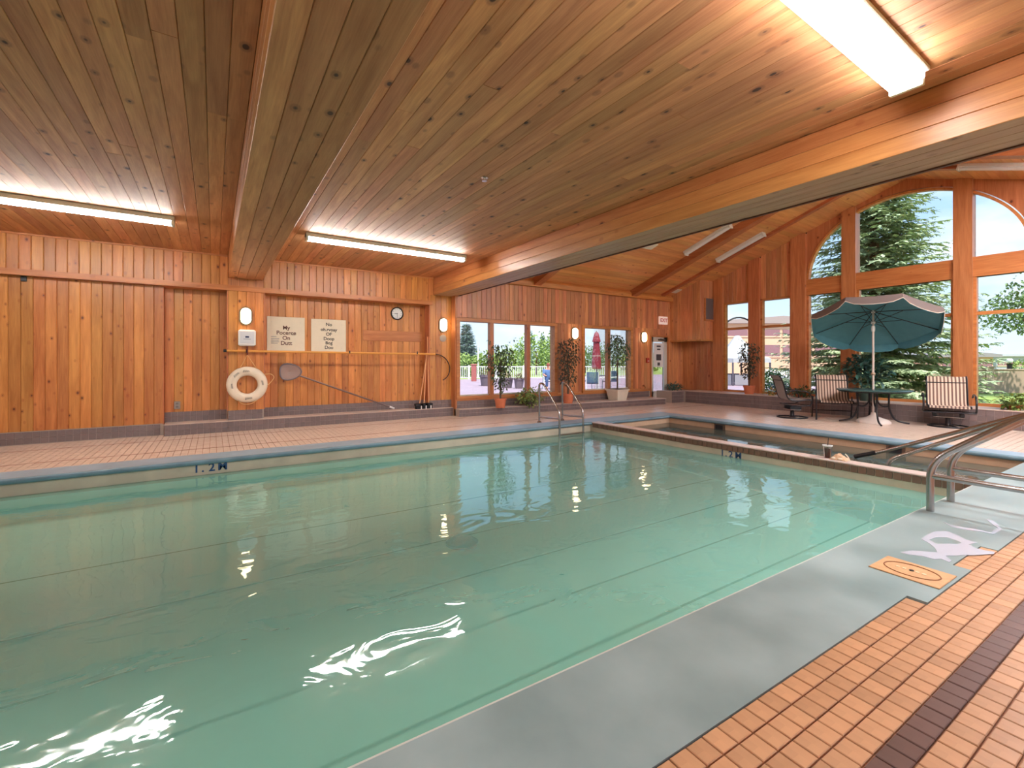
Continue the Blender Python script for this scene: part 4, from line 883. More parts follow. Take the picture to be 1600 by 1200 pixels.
def ficus(label, loc, pot, blobs, leaf=.085, mat=M_leaf, seed=1, n=380, trunk=1.0, sprigs=()):
    t = thing('potted_ficus', label, 'potted plant', loc); r = random.Random(seed); kind, pr, ph = pot
    if kind == 'round': pot_round(t, pr, ph, M_tc)
    else:
        m = MB()
        for z0, z1, a0, a1 in ((0, ph * .88, pr * .76, pr * .96), (ph * .88, ph, pr * 1.04, pr * 1.06)):
            m.add([(sx * a0, sy * a0, z0) for sx, sy in ((-1, -1), (1, -1), (1, 1), (-1, 1))] + [(sx * a1, sy * a1, z1) for sx, sy in ((-1, -1), (1, -1), (1, 1), (-1, 1))], [(3, 2, 1, 0), (4, 5, 6, 7), (0, 1, 5, 4), (1, 2, 6, 5), (2, 3, 7, 6), (3, 0, 4, 7)])
        m.obj('pot', M_potwhite, t); m = MB(); m.box((-pr * .9, -pr * .9, ph), (pr * .9, pr * .9, ph + .006)); m.obj('soil', M_soil, t)
    m = MB(); top = Vector(blobs[0][0]); m.tube([(0, 0, ph * .9), (.015, .01, ph + (top.z - ph) * .4), (-.01, 0, top.z * .8 + .1), top], [.024, .02, .016, .008], 7)
    for c_, rad in blobs:
        c_ = Vector(c_)
        for k in range(6): e_ = c_ + Vector([rvec(r)[i] * rad[i] * .8 for i in range(3)]); s_ = Vector((0, 0, max(ph + .1, c_.z - rad[2] * 1.1))); m.tube([s_ if s_.z < e_.z else Vector((0, 0, ph)), (s_ + e_) * .5 + Vector((0, 0, .05)), e_], [.008, .006, .003], 4)
    m.obj('trunk', M_bark, t); m = MB(); vol = [q[1][0] * q[1][2] for q in blobs]; tot = sum(vol)
    for (c_, rad), vv in zip(blobs, vol):
        for k in range(int(n * vv / tot)):
            d = rvec(r); p = Vector(c_) + Vector((d.x * rad[0], d.y * rad[1], d.z * rad[2])); dr = Vector((d.x * .7 + r.uniform(-.5, .5), d.y * .7 + r.uniform(-.5, .5), -.9 + r.uniform(-.4, .8)))
            leaf_mesh(m, p, dr, Vector((r.uniform(-.6, .6), r.uniform(-.6, .6), 1)), leaf * r.uniform(.7, 1.2), leaf * .48)
    for a, b in sprigs:
        a, b = Vector(a), Vector(b)
        for k in range(10): q = k / 9; p = a.lerp(b, q); leaf_mesh(m, p, Vector((r.uniform(-1, 1), r.uniform(-.5, .5), r.uniform(-.8, .2))), Vector((0, 0, 1)), leaf, leaf * .45)
    m.obj('foliage', mat, t); return t
CZ = .18
ficus('tall ficus in terracotta pot before the three pane window', (5.83, 9.52 - .11, CZ), ('round', .15, .23), [((0, 0, 1.18), (.40, .30, .38)), ((0, 0, .72), (.22, .2, .35))], seed=2, n=620, sprigs=[((.1, 0, 1.5), (.48, 0, 1.72)), ((-.15, 0, 1.45), (-.36, 0, 1.66))])
ficus('dark ficus in terracotta pot beneath the middle sconce', (7.98, 9.42, CZ), ('round', .16, .26), [((0, 0, 1.30), (.34, .26, .48)), ((0, 0, .72), (.26, .22, .30))], mat=M_leafdark, seed=3, n=640, sprigs=[((.2, 0, 1.5), (.40, 0, 1.74)), ((-.2, 0, 1.5), (-.36, 0, 1.66))])
ficus('bare stemmed ficus in square cream pot by the right patio window', (9.85, 9.42, CZ), ('square', .235, .32), [((.05, 0, 1.42), (.42, .3, .44)), ((-.02, 0, 1.72), (.25, .2, .25))], seed=4, n=560, sprigs=[((-.1, 0, 1.8), (-.42, 0, 1.98)), ((.2, 0, 1.5), (.55, 0, 1.25))])
ficus('dark ficus in terracotta pot on the window ledge', (12.90, 7.22, .37), ('round', .16, .24), [((0, .02, 1.12), (.26, .30, .42)), ((0, 0, .62), (.16, .2, .2))], mat=M_leafdark, seed=5, n=520, sprigs=[((0, .1, 1.4), (0, .28, 1.62))])
def bush(name, label, loc, rad, n, leaf, mat, seed, pot=None, blooms=None):
    t = thing(name, label, 'plant', loc); r = random.Random(seed)
    if pot: pot_round(t, pot[0], pot[1], pot[2])
    m = MB(); st = MB()
    for k in range(9): e_ = rvec(r); st.tube([(0, 0, .02), (e_.x * rad[0] * .5, e_.y * rad[1] * .5, rad[3] * .7), (e_.x * rad[0] * .8, e_.y * rad[1] * .8, rad[3] + e_.z * rad[2] * .6)], .005, 4)
    st.obj('stems', M_bark, t)
    for k in range(n):
        d = rvec(r); p = Vector((d.x * rad[0], d.y * rad[1], rad[3] + d.z * rad[2])); leaf_mesh(m, p, Vector((d.x + r.uniform(-.6, .6), d.y + r.uniform(-.6, .6), r.uniform(-.6, .7))), Vector((0, 0, 1)), leaf * r.uniform(.7, 1.3), leaf * .55)
    m.obj('foliage', mat, t); return t
bush('trailing_plant', 'light green bushy plant on the curb behind the ladder', (6.72, 9.42, CZ), (.40, .24, .24, .22), 420, .10, M_leaflight, 6, (.13, .14, plain('pot_dark', (70, 60, 54), .6)))
bush('planter_shrub', 'low dark leafy shrub in the tiled corner planter', (12.42, 9.42, .37), (.36, .22, .12, .12), 240, .09, M_leafteal, 7)
bush('ledge_plant', 'small green plant on the ledge behind the grey chair', (12.90, 5.86, .37), (.22, .34, .13, .13), 220, .10, M_leaf, 8, (.1, .08, M_tc))
bush('ledge_plant', 'little yellowish plant on the ledge left of grey chair', (12.90, 6.55, .37), (.14, .24, .08, .08), 110, .09, plain('yellow_leaf', (176, 158, 86), .6), 9)
bush('leafy_houseplant', 'large teal green houseplant behind the striped armchair', (12.95, 4.42, .37), (.36, .46, .40, .72), 420, .17, M_leafteal, 10, (.18, .30, plain('pot_green', (52, 70, 60), .5)))
bush('ledge_plant', 'light green ledge plant at the right edge', (12.92, 2.02, .37), (.2, .24, .15, .15), 200, .12, M_leaflight, 11, (.1, .1, M_tc))

# ================================================================== TABLE, UMBRELLA, CHAIRS
TC = Vector((11.72, 3.88, 0))
t = thing('patio_table', 'round dark green patio table under the umbrella', 'table', TC)
m = MB(); m.lathe([(.60, .675), (.65, .685), (.655, .70), (.64, .712), (.02, .714)], 48); m.obj('table_top', plain('table_glass', (62, 88, 86), .22), t, True)
m = MB(); m.tube([(.6 * cos(q), .6 * sin(q), .672) for q in [2 * pi * i / 40 for i in range(40)]], .014, 8, closed=True); m.obj('rim_frame', M_black, t, True)
for k in range(4):
    q = pi / 4 + k * pi / 2 - .25; c_, s_ = cos(q), sin(q); pts = fillet([(.27 * c_, .27 * s_, .67), (.26 * c_, .26 * s_, .30), (.36 * c_, .36 * s_, .06), (.60 * c_, .60 * s_, .015)], .2, 7)
    m = MB(); m.tube(pts, .018, 8); lg_ = m.obj('leg', M_black, t, True); m = MB(); m.tube(fillet([(.07 * c_, .07 * s_, .66), (.07 * c_, .07 * s_, .44), (.16 * c_, .16 * s_, .34), (.27 * c_, .27 * s_, .36)], .1, 6), .015, 8); m.obj('leg_brace', M_black, lg_, True)
t = thing('patio_umbrella', 'large open teal umbrella with grey brown valance tilted over table', 'umbrella', TC)
m = MB(); m.lathe([(.30, 0), (.30, .03), (.26, .07), (.10, .13), (.05, .17), (.04, .22)], 30); m.obj('base', plain('base_white', (224, 210, 198), .5), t, True)
m = MB(); m.tube([(0, 0, .1), (0, 0, 2.02)], .021, 12); m.obj('pole', plain('pole_pale', (214, 200, 190), .35, metal=.3), t, True)
vd = Vector((TC.x, TC.y, 0)).normalized(); tilt = radians(25); axis = Vector((-vd.y, vd.x, 0))
Rt = Matrix.Rotation(tilt, 4, axis); 
m = MB(); m.lathe([(.03, -.06), (.036, 0), (.03, .06)], 12, Matrix.Translation((0, 0, 2.0))); m.obj('tilt_joint', M_white, t, True)
m = MB(); m.lathe([(.03, -.03), (.045, .0), (.03, .03)], 12, Matrix.Translation((0, 0, 1.04))); m.obj('crank_collar', plain('collar_tan', (186, 160, 134), .5), t, True)
HUB = Matrix.Translation((0, 0, 2.02)) @ Rt
m = MB(); m.tube([(0, 0, 0), (0, 0, .40)], .019, 10, HUB); m.obj('upper_pole', plain('pole_pale', (214, 200, 190), .35, metal=.3), t, True)
RU, HU, APX = 1.14, .28, .42; rot0 = atan2(vd.y, vd.x) + pi / 8
rimp = [Vector((RU * cos(rot0 + k * pi / 4), RU * sin(rot0 + k * pi / 4), APX - HU)) for k in range(8)]
def canopy(off, zoff, val, mat, name, parent):
    m = MB(); NSg = 6; v = []; f = []
    for k in range(8):
        a, b = rimp[k] * (1 + off), rimp[(k + 1) % 8] * (1 + off); a = Vector((a.x, a.y, rimp[k].z)); b = Vector((b.x, b.y, rimp[k].z)); ap = Vector((0, 0, APX))
        base = len(v)
        for i in range(NSg + 1):
            s_ = i / NSg
            for j in range(NSg + 1):
                q = j / NSg; p = ap.lerp(a.lerp(b, q), s_); p.z += zoff + .06 * sin(pi * s_) - .02 * sin(pi * q) * s_; v.append(p[:])
        for i in range(NSg):
            for j in range(NSg): q = base + i * (NSg + 1) + j; f.append((q, q + NSg + 1, q + NSg + 2, q + 1))
        if val:
            base2 = len(v)
            for j in range(NSg + 1):
                q = j / NSg; p = a.lerp(b, q); p.z += zoff - .02 * sin(pi * q); v.append(p[:]); drop = .15 + .035 * sin(pi * q) - (.05 if j in (0, NSg) else 0); d_ = Vector((p.x, p.y, 0)).normalized() * .015; v.append((p.x + d_.x, p.y + d_.y, p.z - drop))
            for j in range(NSg): q = base2 + 2 * j; f.append((q, q + 2, q + 3, q + 1))
    m.add(v, f, HUB); return m.obj(name, mat, parent)
CAN = canopy(0, 0, True, plain('canopy_teal', (84, 142, 156), .8, noise=.06), 'canopy', t); canopy(.008, .010, True, plain('canopy_outside', (116, 102, 98), .8), 'canopy_cover', t)
m = MB()
for k in range(8):
    a, b = rimp[k] * 1.02, rimp[(k + 1) % 8] * 1.02; pts = []
    for j in range(7):
        q = j / 6; p = a.lerp(b, q); p.z = rimp[0].z + .01 - .02 * sin(pi * q) - (.15 + .035 * sin(pi * q) - (.05 if j in (0, 6) else 0)); pts.append(p)
    m.tube(pts, .006, 5, HUB)
m.obj('piping', plain('piping_cream', (224, 206, 188), .7), t)
for k in range(8):
    m = MB(); m.tube([(0, 0, APX - .03), rimp[k] * .5 + Vector((0, 0, APX - HU / 2 - .02 - rimp[k].z * .5)), rimp[k] + Vector((0, 0, -.012))], .008, 6, HUB); rb = m.obj('rib', M_black, t)
    m = MB(); m.tube([(0, 0, .12), rimp[k] * .45 + Vector((0, 0, APX - HU * .45 - .03 - rimp[k].z * .45))], .006, 6, HUB); m.obj('strut', M_black, rb)
for z_ in (.12, APX - .03): m = MB(); m.lathe([(.035, -.02), (.04, 0), (.035, .02)], 14, HUB @ Matrix.Translation((0, 0, z_))); m.obj('hub', M_white, t, True)

def fabric(name, c1, c2, period):
    t_ = MT(name); co = t_.n('ShaderNodeTexCoord'); sp_ = t_.n('ShaderNodeSeparateXYZ'); t_.l(co.outputs['Object'], sp_.inputs[0])
    fr_ = t_.math('FRACT', t_.math('DIVIDE', t_.math('ADD', sp_.outputs[1], 5), period)); s_ = t_.math('GREATER_THAN', fr_, .52)
    t_.l(t_.mix(s_, srgb(*c1), srgb(*c2)), t_.p.inputs['Base Color']); t_.p.inputs['Roughness'].default_value = .8; return t_.m
M_stripe = fabric('striped_sling', (226, 200, 176), (120, 92, 80), .056); M_sling = fabric('grey_sling', (164, 156, 152), (142, 134, 132), .012)
PROF = [(-.40, .99), (-.36, .97), (-.31, .88), (-.25, .66), (-.21, .50), (-.16, .43), (-.06, .405), (.10, .415), (.24, .435), (.30, .425), (.32, .40)]
def sling_chair(label, loc, fwd, swivel, mat, w=.54):
    rz = atan2(fwd[1], fwd[0]); t = thing('sling_chair', label, 'chair', (loc[0], loc[1], 0), rz); hw = w / 2
    pf_ = fillet([Vector((a, 0, b)) for a, b in PROF], .05, 3)
    def strip(pts, mat_, nm):
        m = MB(); n_ = len(pts)
        for dz in (0, -.008): m.v += [(p.x, -hw + .01, p.z + dz) for p in pts] + [(p.x, hw - .01, p.z + dz) for p in pts]
        for i in range(n_ - 1): m.f += [(i, i + 1, n_ + i + 1, n_ + i), (2 * n_ + i, 3 * n_ + i, 3 * n_ + i + 1, 2 * n_ + i + 1)]
        return m.obj(nm, mat_, t, True)
    k = next(i for i, p in enumerate(pf_) if p.z < .46); strip(pf_[:k + 1], mat, 'backrest'); strip(pf_[k:], mat, 'seat')
    for s_ in (-1, 1): m = MB(); m.tube([(p.x, s_ * hw, p.z) for p in pf_], .015, 8); m.obj('side_frame', M_black, t, True)
    for q in ((-.31, .88), (.30, .42)): m = MB(); m.tube([(q[0], -hw, q[1] - .01), (q[0], hw, q[1] - .01)], .011, 6); m.obj('cross_bar', M_black, t)
    for s_ in (-1, 1):
        y_ = s_ * (hw + .075)
        if swivel: pts = fillet([(-.24, y_, .58), (-.10, y_, .66), (.20, y_, .62), (.28, y_, .50), (.26, y_, .30), (-.14, y_, .30)], .1, 6)
        else: pts = fillet([(-.26, y_, .60), (-.10, y_, .66), (.22, y_, .64), (.30, y_, .50), (.31, y_, .0)], .1, 6)
        m = MB(); m.tube(pts, .016, 8, r2=.012); ar_ = m.obj('arm', M_black, t, True)
        if not swivel: m = MB(); m.tube([(-.22, y_, .50), (-.24, y_, .25), (-.33, y_, 0)], .014, 8); m.obj('leg', M_black, t, True)
    if swivel:
        m = MB(); m.tube([(.30 * cos(q), .30 * sin(q), .015) for q in [2 * pi * i / 36 for i in range(36)]], .015, 8, closed=True); m.obj('base_ring', M_black, t, True)
        m = MB(); m.lathe([(.07, .02), (.045, .05), (.04, .16), (.055, .19)], 16); m.obj('pedestal', M_black, t, True)
        for k in range(3): q = 2 * pi * k / 3 + .4; m = MB(); m.tube([(0, 0, .04), (.29 * cos(q), .29 * sin(q), .018)], .014, 6); m.obj('base_spoke', M_black, t)
        m = MB(); m.bbox((-.12, -hw + .08, .19), (.12, hw - .08, .205), .004); m.obj('swivel_plate', M_steel, t)
        for s_ in (-1, 1): m = MB(); m.bbox((-.1, s_ * (hw - .1) - .03, .205), (.12, s_ * (hw - .1) + .03, .27), .008); m.obj('spring_block', M_blackp, t)
        for x_ in (-.1, .24): m = MB(); m.tube([(x_, -hw - .075, .30), (x_, hw + .075, .30)], .013, 6); m.obj('seat_rail', M_black, t)
    else:
        for x_, z_ in ((.28, .38), (-.28, .17)): m = MB(); m.tube([(x_, -hw - .075, z_), (x_, hw + .075, z_)], .012, 6); m.obj('seat_rail', M_black, t)
    return t
sling_chair('grey mesh swivel patio chair seen from the side', (11.25, 5.28), (.72, -.69), True, M_sling)
sling_chair('striped four legged patio armchair left of the table', (11.74, 4.62), (-.86, -.51), False, M_stripe, .60)
sling_chair('striped swivel patio chair right of the table', (12.27, 2.83), (-.95, -.30), True, M_stripe, .60)

# ================================================================== OUTDOORS
def at(u, f, z=0.0): r = (u - 800) / F * f; return Vector((SY * f + CY * r, CY * f - SY * r, z))
def zat(v, f): return H - (v - HY) / F * f
GZ = -.06
M_paver = plain('patio_pavers', (170, 146, 156), .8, noise=.10, nscale=1.5); M_grass = plain('lawn', (150, 168, 84), .95, noise=.25, nscale=1.2)
m = MB(); m.box((-30, 10.6, GZ - .3), (13.62, 31.5, GZ)); m.box((13.62, 10.0, GZ - .3), (70, 31.5, GZ)); tag(struct('patio_ground', m, M_paver, 'pinkish paved patio outside the windows'), kind='structure')
m = MB(); m.box((-60, -60, GZ - .5), (13.62, -2.4, GZ - .03)); m.box((13.62, -60, GZ - .5), (160, 10.0, GZ - .02)); m.box((-60, 31.5, GZ - .5), (160, 160, GZ - .04)); m.box((70, 10.0, GZ - .5), (160, 31.5, GZ - .03)); tag(struct('lawn_ground', m, M_grass, 'green lawn beyond the windows'), kind='structure')
# railing with pickets
M_railw = plain('railing_white', (240, 240, 236), .5)
RAf = 35.0; pL, pR = at(690, RAf, GZ), at(1010, RAf, GZ); rd = (pR - pL); RL = rd.length; ra = atan2(rd.y, rd.x)
RAIL = thing('patio_railing', 'white picket railing along the far side of patio', 'railing', pL, ra)
for z_ in (.12, .98): m = MB(); m.box((0, -.03, z_ - .03), (RL, .03, z_ + .03)); m.obj('rail', M_railw, RAIL)
pk = MB(); pk.box((-.018, -.018, .12), (.018, .018, .98)); pm = pk.mesh('picket', M_railw); np_ = int(RL / .14)
sx_ = MB()
for i in range(np_):
    if i * .14 < 10.4: link('picket', pm, RAIL, (.07 + i * .14, 0, 0))
    else: sx_.box((.07 + i * .14 - .018, -.018, .12), (.07 + i * .14 + .018, .018, .98))
o = sx_.obj('far_pickets', M_railw, RAIL); o['kind'] = 'stuff'
for i in range(int(RL / 2.1) + 1): m = MB(); m.box((-.05, -.05, 0), (.05, .05, 1.08)); m.obj('post', M_railw, RAIL, loc=(i * 2.1, 0, 0))
p = at(740.5, 31.5, GZ); t = thing('brick_pillar', 'red brown square pillar in the patio railing', 'pillar', p, ra); m = MB(); m.bbox((-.17, -.17, 0), (.17, .17, 1.12), .01); m.obj('shaft', plain('pillar_red', (166, 92, 88), .8, noise=.12, nscale=14), t); m = MB(); m.bbox((-.21, -.21, 1.12), (.21, .21, 1.20), .02); m.obj('cap', plain('pillar_cap', (182, 112, 104), .7), t)
def planter(u, f, r, h, label):
    t = thing('patio_planter', label, 'planter', at(u, f, GZ), group='dark planters on the patio'); pot_round(t, r, h, plain('planter_grey', (104, 92, 100), .7)); rr = random.Random(int(u)); m = MB()
    for k in range(90): d = rvec(rr); leaf_mesh(m, Vector((d.x * r * .9, d.y * r * .9, h + abs(d.z) * r * .8)), d, Vector((0, 0, 1)), .16, .07)
    m.obj('foliage', plain('planter_leaf', (150, 140, 110), .8), t)
planter(760, 25.5, .40, .62, 'dark planter seen left of the front ficus'); planter(792, 23.5, .34, .52, 'dark planter half hidden behind the front ficus'); planter(811, 23.0, .27, .52, 'dark planter left of the second window mullion')
# closed parasol, table and chairs
p = at(932, 21.0, GZ); t = thing('closed_parasol', 'closed dark red parasol standing on the patio', 'umbrella', p); m = MB(); m.lathe([(.20, 1.02), (.22, 1.15), (.19, 1.7), (.14, 2.25), (.20, 2.28), (.10, 2.66), (.05, 2.72)], 10); m.obj('folded_canopy', plain('parasol_red', (156, 46, 62), .8, noise=.15), t, True)
m = MB(); m.tube([(0, 0, 0), (0, 0, 2.78)], .03, 8); m.obj('pole', plain('pole_tan', (170, 150, 130), .5), t); m = MB(); m.lathe([(.28, 0), (.26, .08), (.05, .12)], 16); m.obj('base', M_black, t); m = MB(); m.tube([(.2 * cos(2 * pi * i / 12), .2 * sin(2 * pi * i / 12), 1.62) for i in range(12)], .012, 5, closed=True); m.obj('tie_band', M_offwhite, t)
p = at(937, 21.0, GZ); t = thing('outdoor_table', 'dark round outdoor table around the red parasol', 'table', at(932, 21.0, GZ)); m = MB(); m.lathe([(.55, .70), (.56, .72), (.54, .735)], 28); m.obj('table_top', plain('outdoor_table', (72, 84, 94), .4), t)
for k in range(4): q = pi / 4 + k * pi / 2; m = MB(); m.tube([(.42 * cos(q), .42 * sin(q), .7), (.46 * cos(q), .46 * sin(q), 0)], .02, 6); m.obj('leg', M_railw, t)
def patio_chair(label, loc, rz, seatmat, s=1.0):
    t = thing('outdoor_chair', label, 'chair', loc, rz, 'outdoor chairs on the patio'); m = MB(); m.bbox((-.24, -.25, .41), (.25, .25, .45), .01); m.obj('seat', seatmat, t); m = MB(); m.bbox((-.29, -.24, .45), (-.24, .24, .92), .01); m.obj('backrest', seatmat, t)
    for sx, sy in ((-1, -1), (1, -1), (-1, 1), (1, 1)): m = MB(); m.tube([(sx * .23, sy * .25, .62 if sx > 0 else .9), (sx * .25, sy * .26, 0)], .022, 6); m.obj('leg', M_railw, t)
    for sy in (-1, 1): m = MB(); m.tube([(-.25, sy * .26, .64), (.24, sy * .26, .62)], .022, 6); m.obj('arm', M_railw, t)
    return t
M_blue = plain('chair_blue', (72, 96, 122), .7); toCam = lambda p: atan2(p.y, p.x)
p = at(926, 19.6, GZ); patio_chair('blue grey outdoor chair with white frame before red parasol', p, toCam(p), M_blue)
p = at(953, 21.4, GZ); patio_chair('outdoor chair right of the red parasol', p, toCam(p) + 2.2, M_blue); p = at(913, 22.0, GZ); patio_chair('outdoor chair left of the red parasol', p, toCam(p) - .8, M_blue)
# seated person
p = at(857, 22.6, GZ); face = atan2(-.85, -.5); patio_chair('white outdoor chair under the seated person', p, face, M_railw)
def skin(name, verts, edges, rad, mat, parent, sub=2):
    me = bpy.data.meshes.new(name); me.from_pydata(verts, edges, []); me.materials.append(mat); o = link(name, me, parent)
    o.modifiers.new('skin', 'SKIN'); sm = o.modifiers.new('sub', 'SUBSURF'); sm.levels = sub; sm.render_levels = sub
    for i, r in enumerate(rad):
        sv = me.skin_vertices[0].data[i]; sv.radius = (r, r) if not isinstance(r, tuple) else r; sv.use_root = (i == 0)
    for q in o.modifiers: pass
    return o
PER = thing('person', 'person in blue clothes sitting on a patio chair', 'person', p, face)
M_skin = plain('skin', (214, 150, 124), .6)
V = [(-.12, 0, .52), (-.14, 0, .72), (-.12, 0, .95), (-.10, 0, 1.03), (-.09, 0, 1.10), (-.08, 0, 1.20),
     (-.11, .19, .93), (.0, .24, .72), (.18, .18, .67), (.27, .16, .67), (-.11, -.19, .93), (.0, -.24, .72), (.18, -.18, .67), (.27, -.16, .67),
     (-.08, .10, .50), (.34, .12, .50), (.34, .12, .10), (.46, .12, .05), (-.08, -.10, .50), (.34, -.12, .50), (.32, -.12, .10), (.44, -.12, .05)]
E_ = [(0, 1), (1, 2), (2, 3), (3, 4), (4, 5), (2, 6), (6, 7), (7, 8), (8, 9), (2, 10), (10, 11), (11, 12), (12, 13), (0, 14), (14, 15), (15, 16), (16, 17), (0, 18), (18, 19), (19, 20), (20, 21)]
Rr = [.13, .13, .14, .055, .075, .07, .06, .045, .035, .03, .06, .045, .035, .03, .09, .065, .045, .035, .09, .065, .045, .035]
skin('body', V, E_, Rr, M_skin, PER)
sv_ = [0, 1, 2, 6, 7, 10, 11]; ix = {a: i for i, a in enumerate(sv_)}
skin('shirt', [V[i] for i in sv_], [(ix[a], ix[b]) for a, b in E_ if a in ix and b in ix], [(Rr[i] + .018) for i in sv_], plain('shirt_blue', (92, 122, 168), .8), PER)
sv_ = [0, 14, 15, 16, 18, 19, 20]; ix = {a: i for i, a in enumerate(sv_)}
skin('trousers', [V[i] for i in sv_], [(ix[a], ix[b]) for a, b in E_ if a in ix and b in ix], [(Rr[i] + .018) for i in sv_], plain('trousers_blue', (64, 84, 124), .8), PER)
m = MB(); m.ball((-.10, 0, 1.19), (.098, .088, .11), 12, 8); m.obj('hair', plain('hair_auburn', (150, 78, 62), .8), PER, True)
m = MB(); m.ball((.005, 0, 1.155), (.016, .012, .018), 8, 6); m.obj('nose', M_skin, PER, True)
for sy in (-1, 1):
    m = MB(); m.ball((-.008, sy * .026, 1.185), .010, 8, 6); m.obj('eye', M_blackp, PER)
    for k in range(5): m = MB(); q = (k - 2) * .014; m.tube([(.27, sy * .16 + q, .67), (.31, sy * .155 + q, .665), (.335 - abs(k - 2) * .008, sy * .15 + q, .645)], .008, 5); m.obj('finger', M_skin, PER)
# trees
def conifer(label, loc, h, rad, mat, seed, layers, per, name='spruce_tree', sprig=.5, zb=.0):
    t = thing(name, label, 'tree', loc); r = random.Random(seed); m = MB(); m.tube([(0, 0, 0), (0, 0, h * .5), (0, 0, h)], [.02 * h, .012 * h, .003 * h], 8); m.obj('trunk', M_bark, t)
    m = MB(); v, f = m.v, m.f; up = Vector((0, 0, 1))
    for i in range(layers):
        q = (i + r.uniform(-.3, .3)) / layers; z = zb + (h - zb) * q; L = rad * (1 - q) ** .85 + .1
        for k in range(max(4, int(per * (1 - q * .6)))):
            a = 2 * pi * k / per * (1 / (1 - q * .6)) + i * 2.4 + r.uniform(-.3, .3); d = Vector((cos(a), sin(a), 0)); LL = L * r.uniform(.7, 1.1); n_ = max(3, int(LL / .16)); s_ = Vector((-d.y, d.x, 0))
            for j in range(1, n_ + 1):
                w = j / n_; p = d * (LL * w) + Vector((0, 0, z - .30 * LL * w + .16 * LL * w * w * 1.2))
                for sd_ in (-1, 1, 0):
                    ln = sprig * (1.05 - .6 * w) * r.uniform(.6, 1.2); dd_ = (d * .8 + s_ * sd_ * .9 + Vector((0, 0, r.uniform(-.55, .05)))).normalized(); sw = dd_.cross(up).normalized() * ln * .16 + Vector((0, 0, ln * r.uniform(-.06, .06)))
                    b = len(v); e_ = p + dd_ * ln; mi = p + dd_ * ln * .4
                    v += [p[:], (mi + sw)[:], e_[:], (mi - sw)[:]]; f.append((b, b + 1, b + 2)); f.append((b, b + 2, b + 3))
                    for hk in (0.3, .55, .8):
                        hp = p + dd_ * ln * hk; hd = (dd_ * .5 + sw.normalized() * r.choice((-1, 1)) + Vector((0, 0, -.5))).normalized() * ln * .3; b = len(v); o_ = dd_ * ln * .06
                        v += [(hp - o_)[:], (hp + o_)[:], (hp + hd)[:]]; f.append((b, b + 1, b + 2))
    m.obj('needles', mat, t); return t
pS = at(1366, 14.8, GZ); conifer('large spruce with drooping boughs behind the umbrella window', pS, 10.5, 3.15, M_spruce, 21, 46, 15, sprig=.62, zb=.2)
conifer('slim blue spruce seen at left of the patio window', at(729, 46, GZ), 5.3, 1.75, M_spruceblue, 22, 34, 14, sprig=.6, zb=.6)
def broadleaf(name, label, loc, blobs, n, leaf, mat, seed, trunk=True, cat='tree'):
    t = thing(name, label, cat, loc); r = random.Random(seed)
    if trunk:
        m = MB(); top = blobs[0][0]; m.tube([(0, 0, 0), (top[0] * .4, top[1] * .4, top[2] * .6), top], [.12, .09, .03], 7)
        for c_, rd_ in blobs[1:]: m.tube([(top[0] * .3, top[1] * .3, top[2] * .45), c_], [.06, .02], 5)
        m.obj('trunk', M_bark, t)
    m = MB()
    for k in range(n):
        c_, rd_ = blobs[k % len(blobs)]; d = rvec(r); d = d * (.55 + .45 * r.random()) / max(.35, d.length) if r.random() < .6 else d; p = Vector((c_[0] + d.x * rd_[0], c_[1] + d.y * rd_[1], max(.02, c_[2] + d.z * rd_[2]))); leaf_mesh(m, p, rvec(r), Vector((r.uniform(-1, 1), r.uniform(-1, 1), 1)), leaf * r.uniform(.7, 1.3), leaf * .6)
    m.obj('foliage', mat, t); return t
broadleaf('broadleaf_tree', 'leafy green tree hanging in at the right window', at(1640, 17.2, GZ), [((0, 0, 3.7), (1.5, 1.5, 1.3)), ((-.6, .7, 3.2), (1.3, 1.2, .8)), ((.6, -.7, 3.4), (1.3, 1.2, .9))], 2600, .17, M_treedk, 31)
for i, (u_, f_, w_, h_, lab, mt) in enumerate(((718, 40, 1.3, 2.1, 'low green hedge bush under the slim spruce', M_tree), (760, 41, 1.5, 2.3, 'yellow green bush behind the railing pillar', M_tree), (796, 54, 2.2, 3.2, 'round green tree behind the front ficus', M_tree), (838, 47, 2.3, 4.4, 'large bright green tree in the third pane', M_tree), (872, 56, 2.2, 3.6, 'green tree behind the seated person', M_treedk), (914, 56, 2.4, 3.4, 'dark green tree left of the red parasol', M_treedk), (958, 68, 3.0, 4.6, 'distant green tree behind the cream pot ficus', M_treedk), (1000, 58, 2.2, 3.0, 'distant low green tree near the right patio window edge', M_tree))):
    broadleaf('broadleaf_tree', lab, at(u_, f_, GZ), [((0, 0, h_ * .55), (w_, w_, h_ * .48)), ((-w_ * .5, w_ * .4, h_ * .4), (w_ * .7, w_ * .7, h_ * .4)), ((w_ * .5, -w_ * .3, h_ * .42), (w_ * .7, w_ * .7, h_ * .42))], 1300, .34, mt, 40 + i)
for i, (u_, h_, lab) in enumerate(((830, 7.0, 'leftmost thin tall poplar on the horizon'), (848, 6.4, 'middle thin tall poplar on the horizon'), (864, 7.6, 'rightmost thin tall poplar on the horizon'))):
    broadleaf('poplar_tree', lab, at(u_, 82, GZ), [((0, 0, h_ * .55), (.75, .75, h_ * .46))], 420, .45, M_spruceblue, 60 + i)
broadleaf('garden_bush', 'rounded grey green bush outside behind the grey chair', at(1203, 19, GZ), [((0, 0, .5), (.7, .7, .5))], 700, .14, M_treedk, 70, False, 'bush'); broadleaf('garden_bush', 'small pale garden bush left of the big spruce', at(1226, 17.5, GZ), [((0, 0, .35), (.5, .5, .35))], 500, .12, M_leafteal, 71, False, 'bush')
broadleaf('garden_bush', 'small round bush on top edge behind garden wall', at(1596, 30, GZ), [((0, 0, 1.0), (.7, .7, .5))], 300, .16, M_tree, 72, False, 'bush')
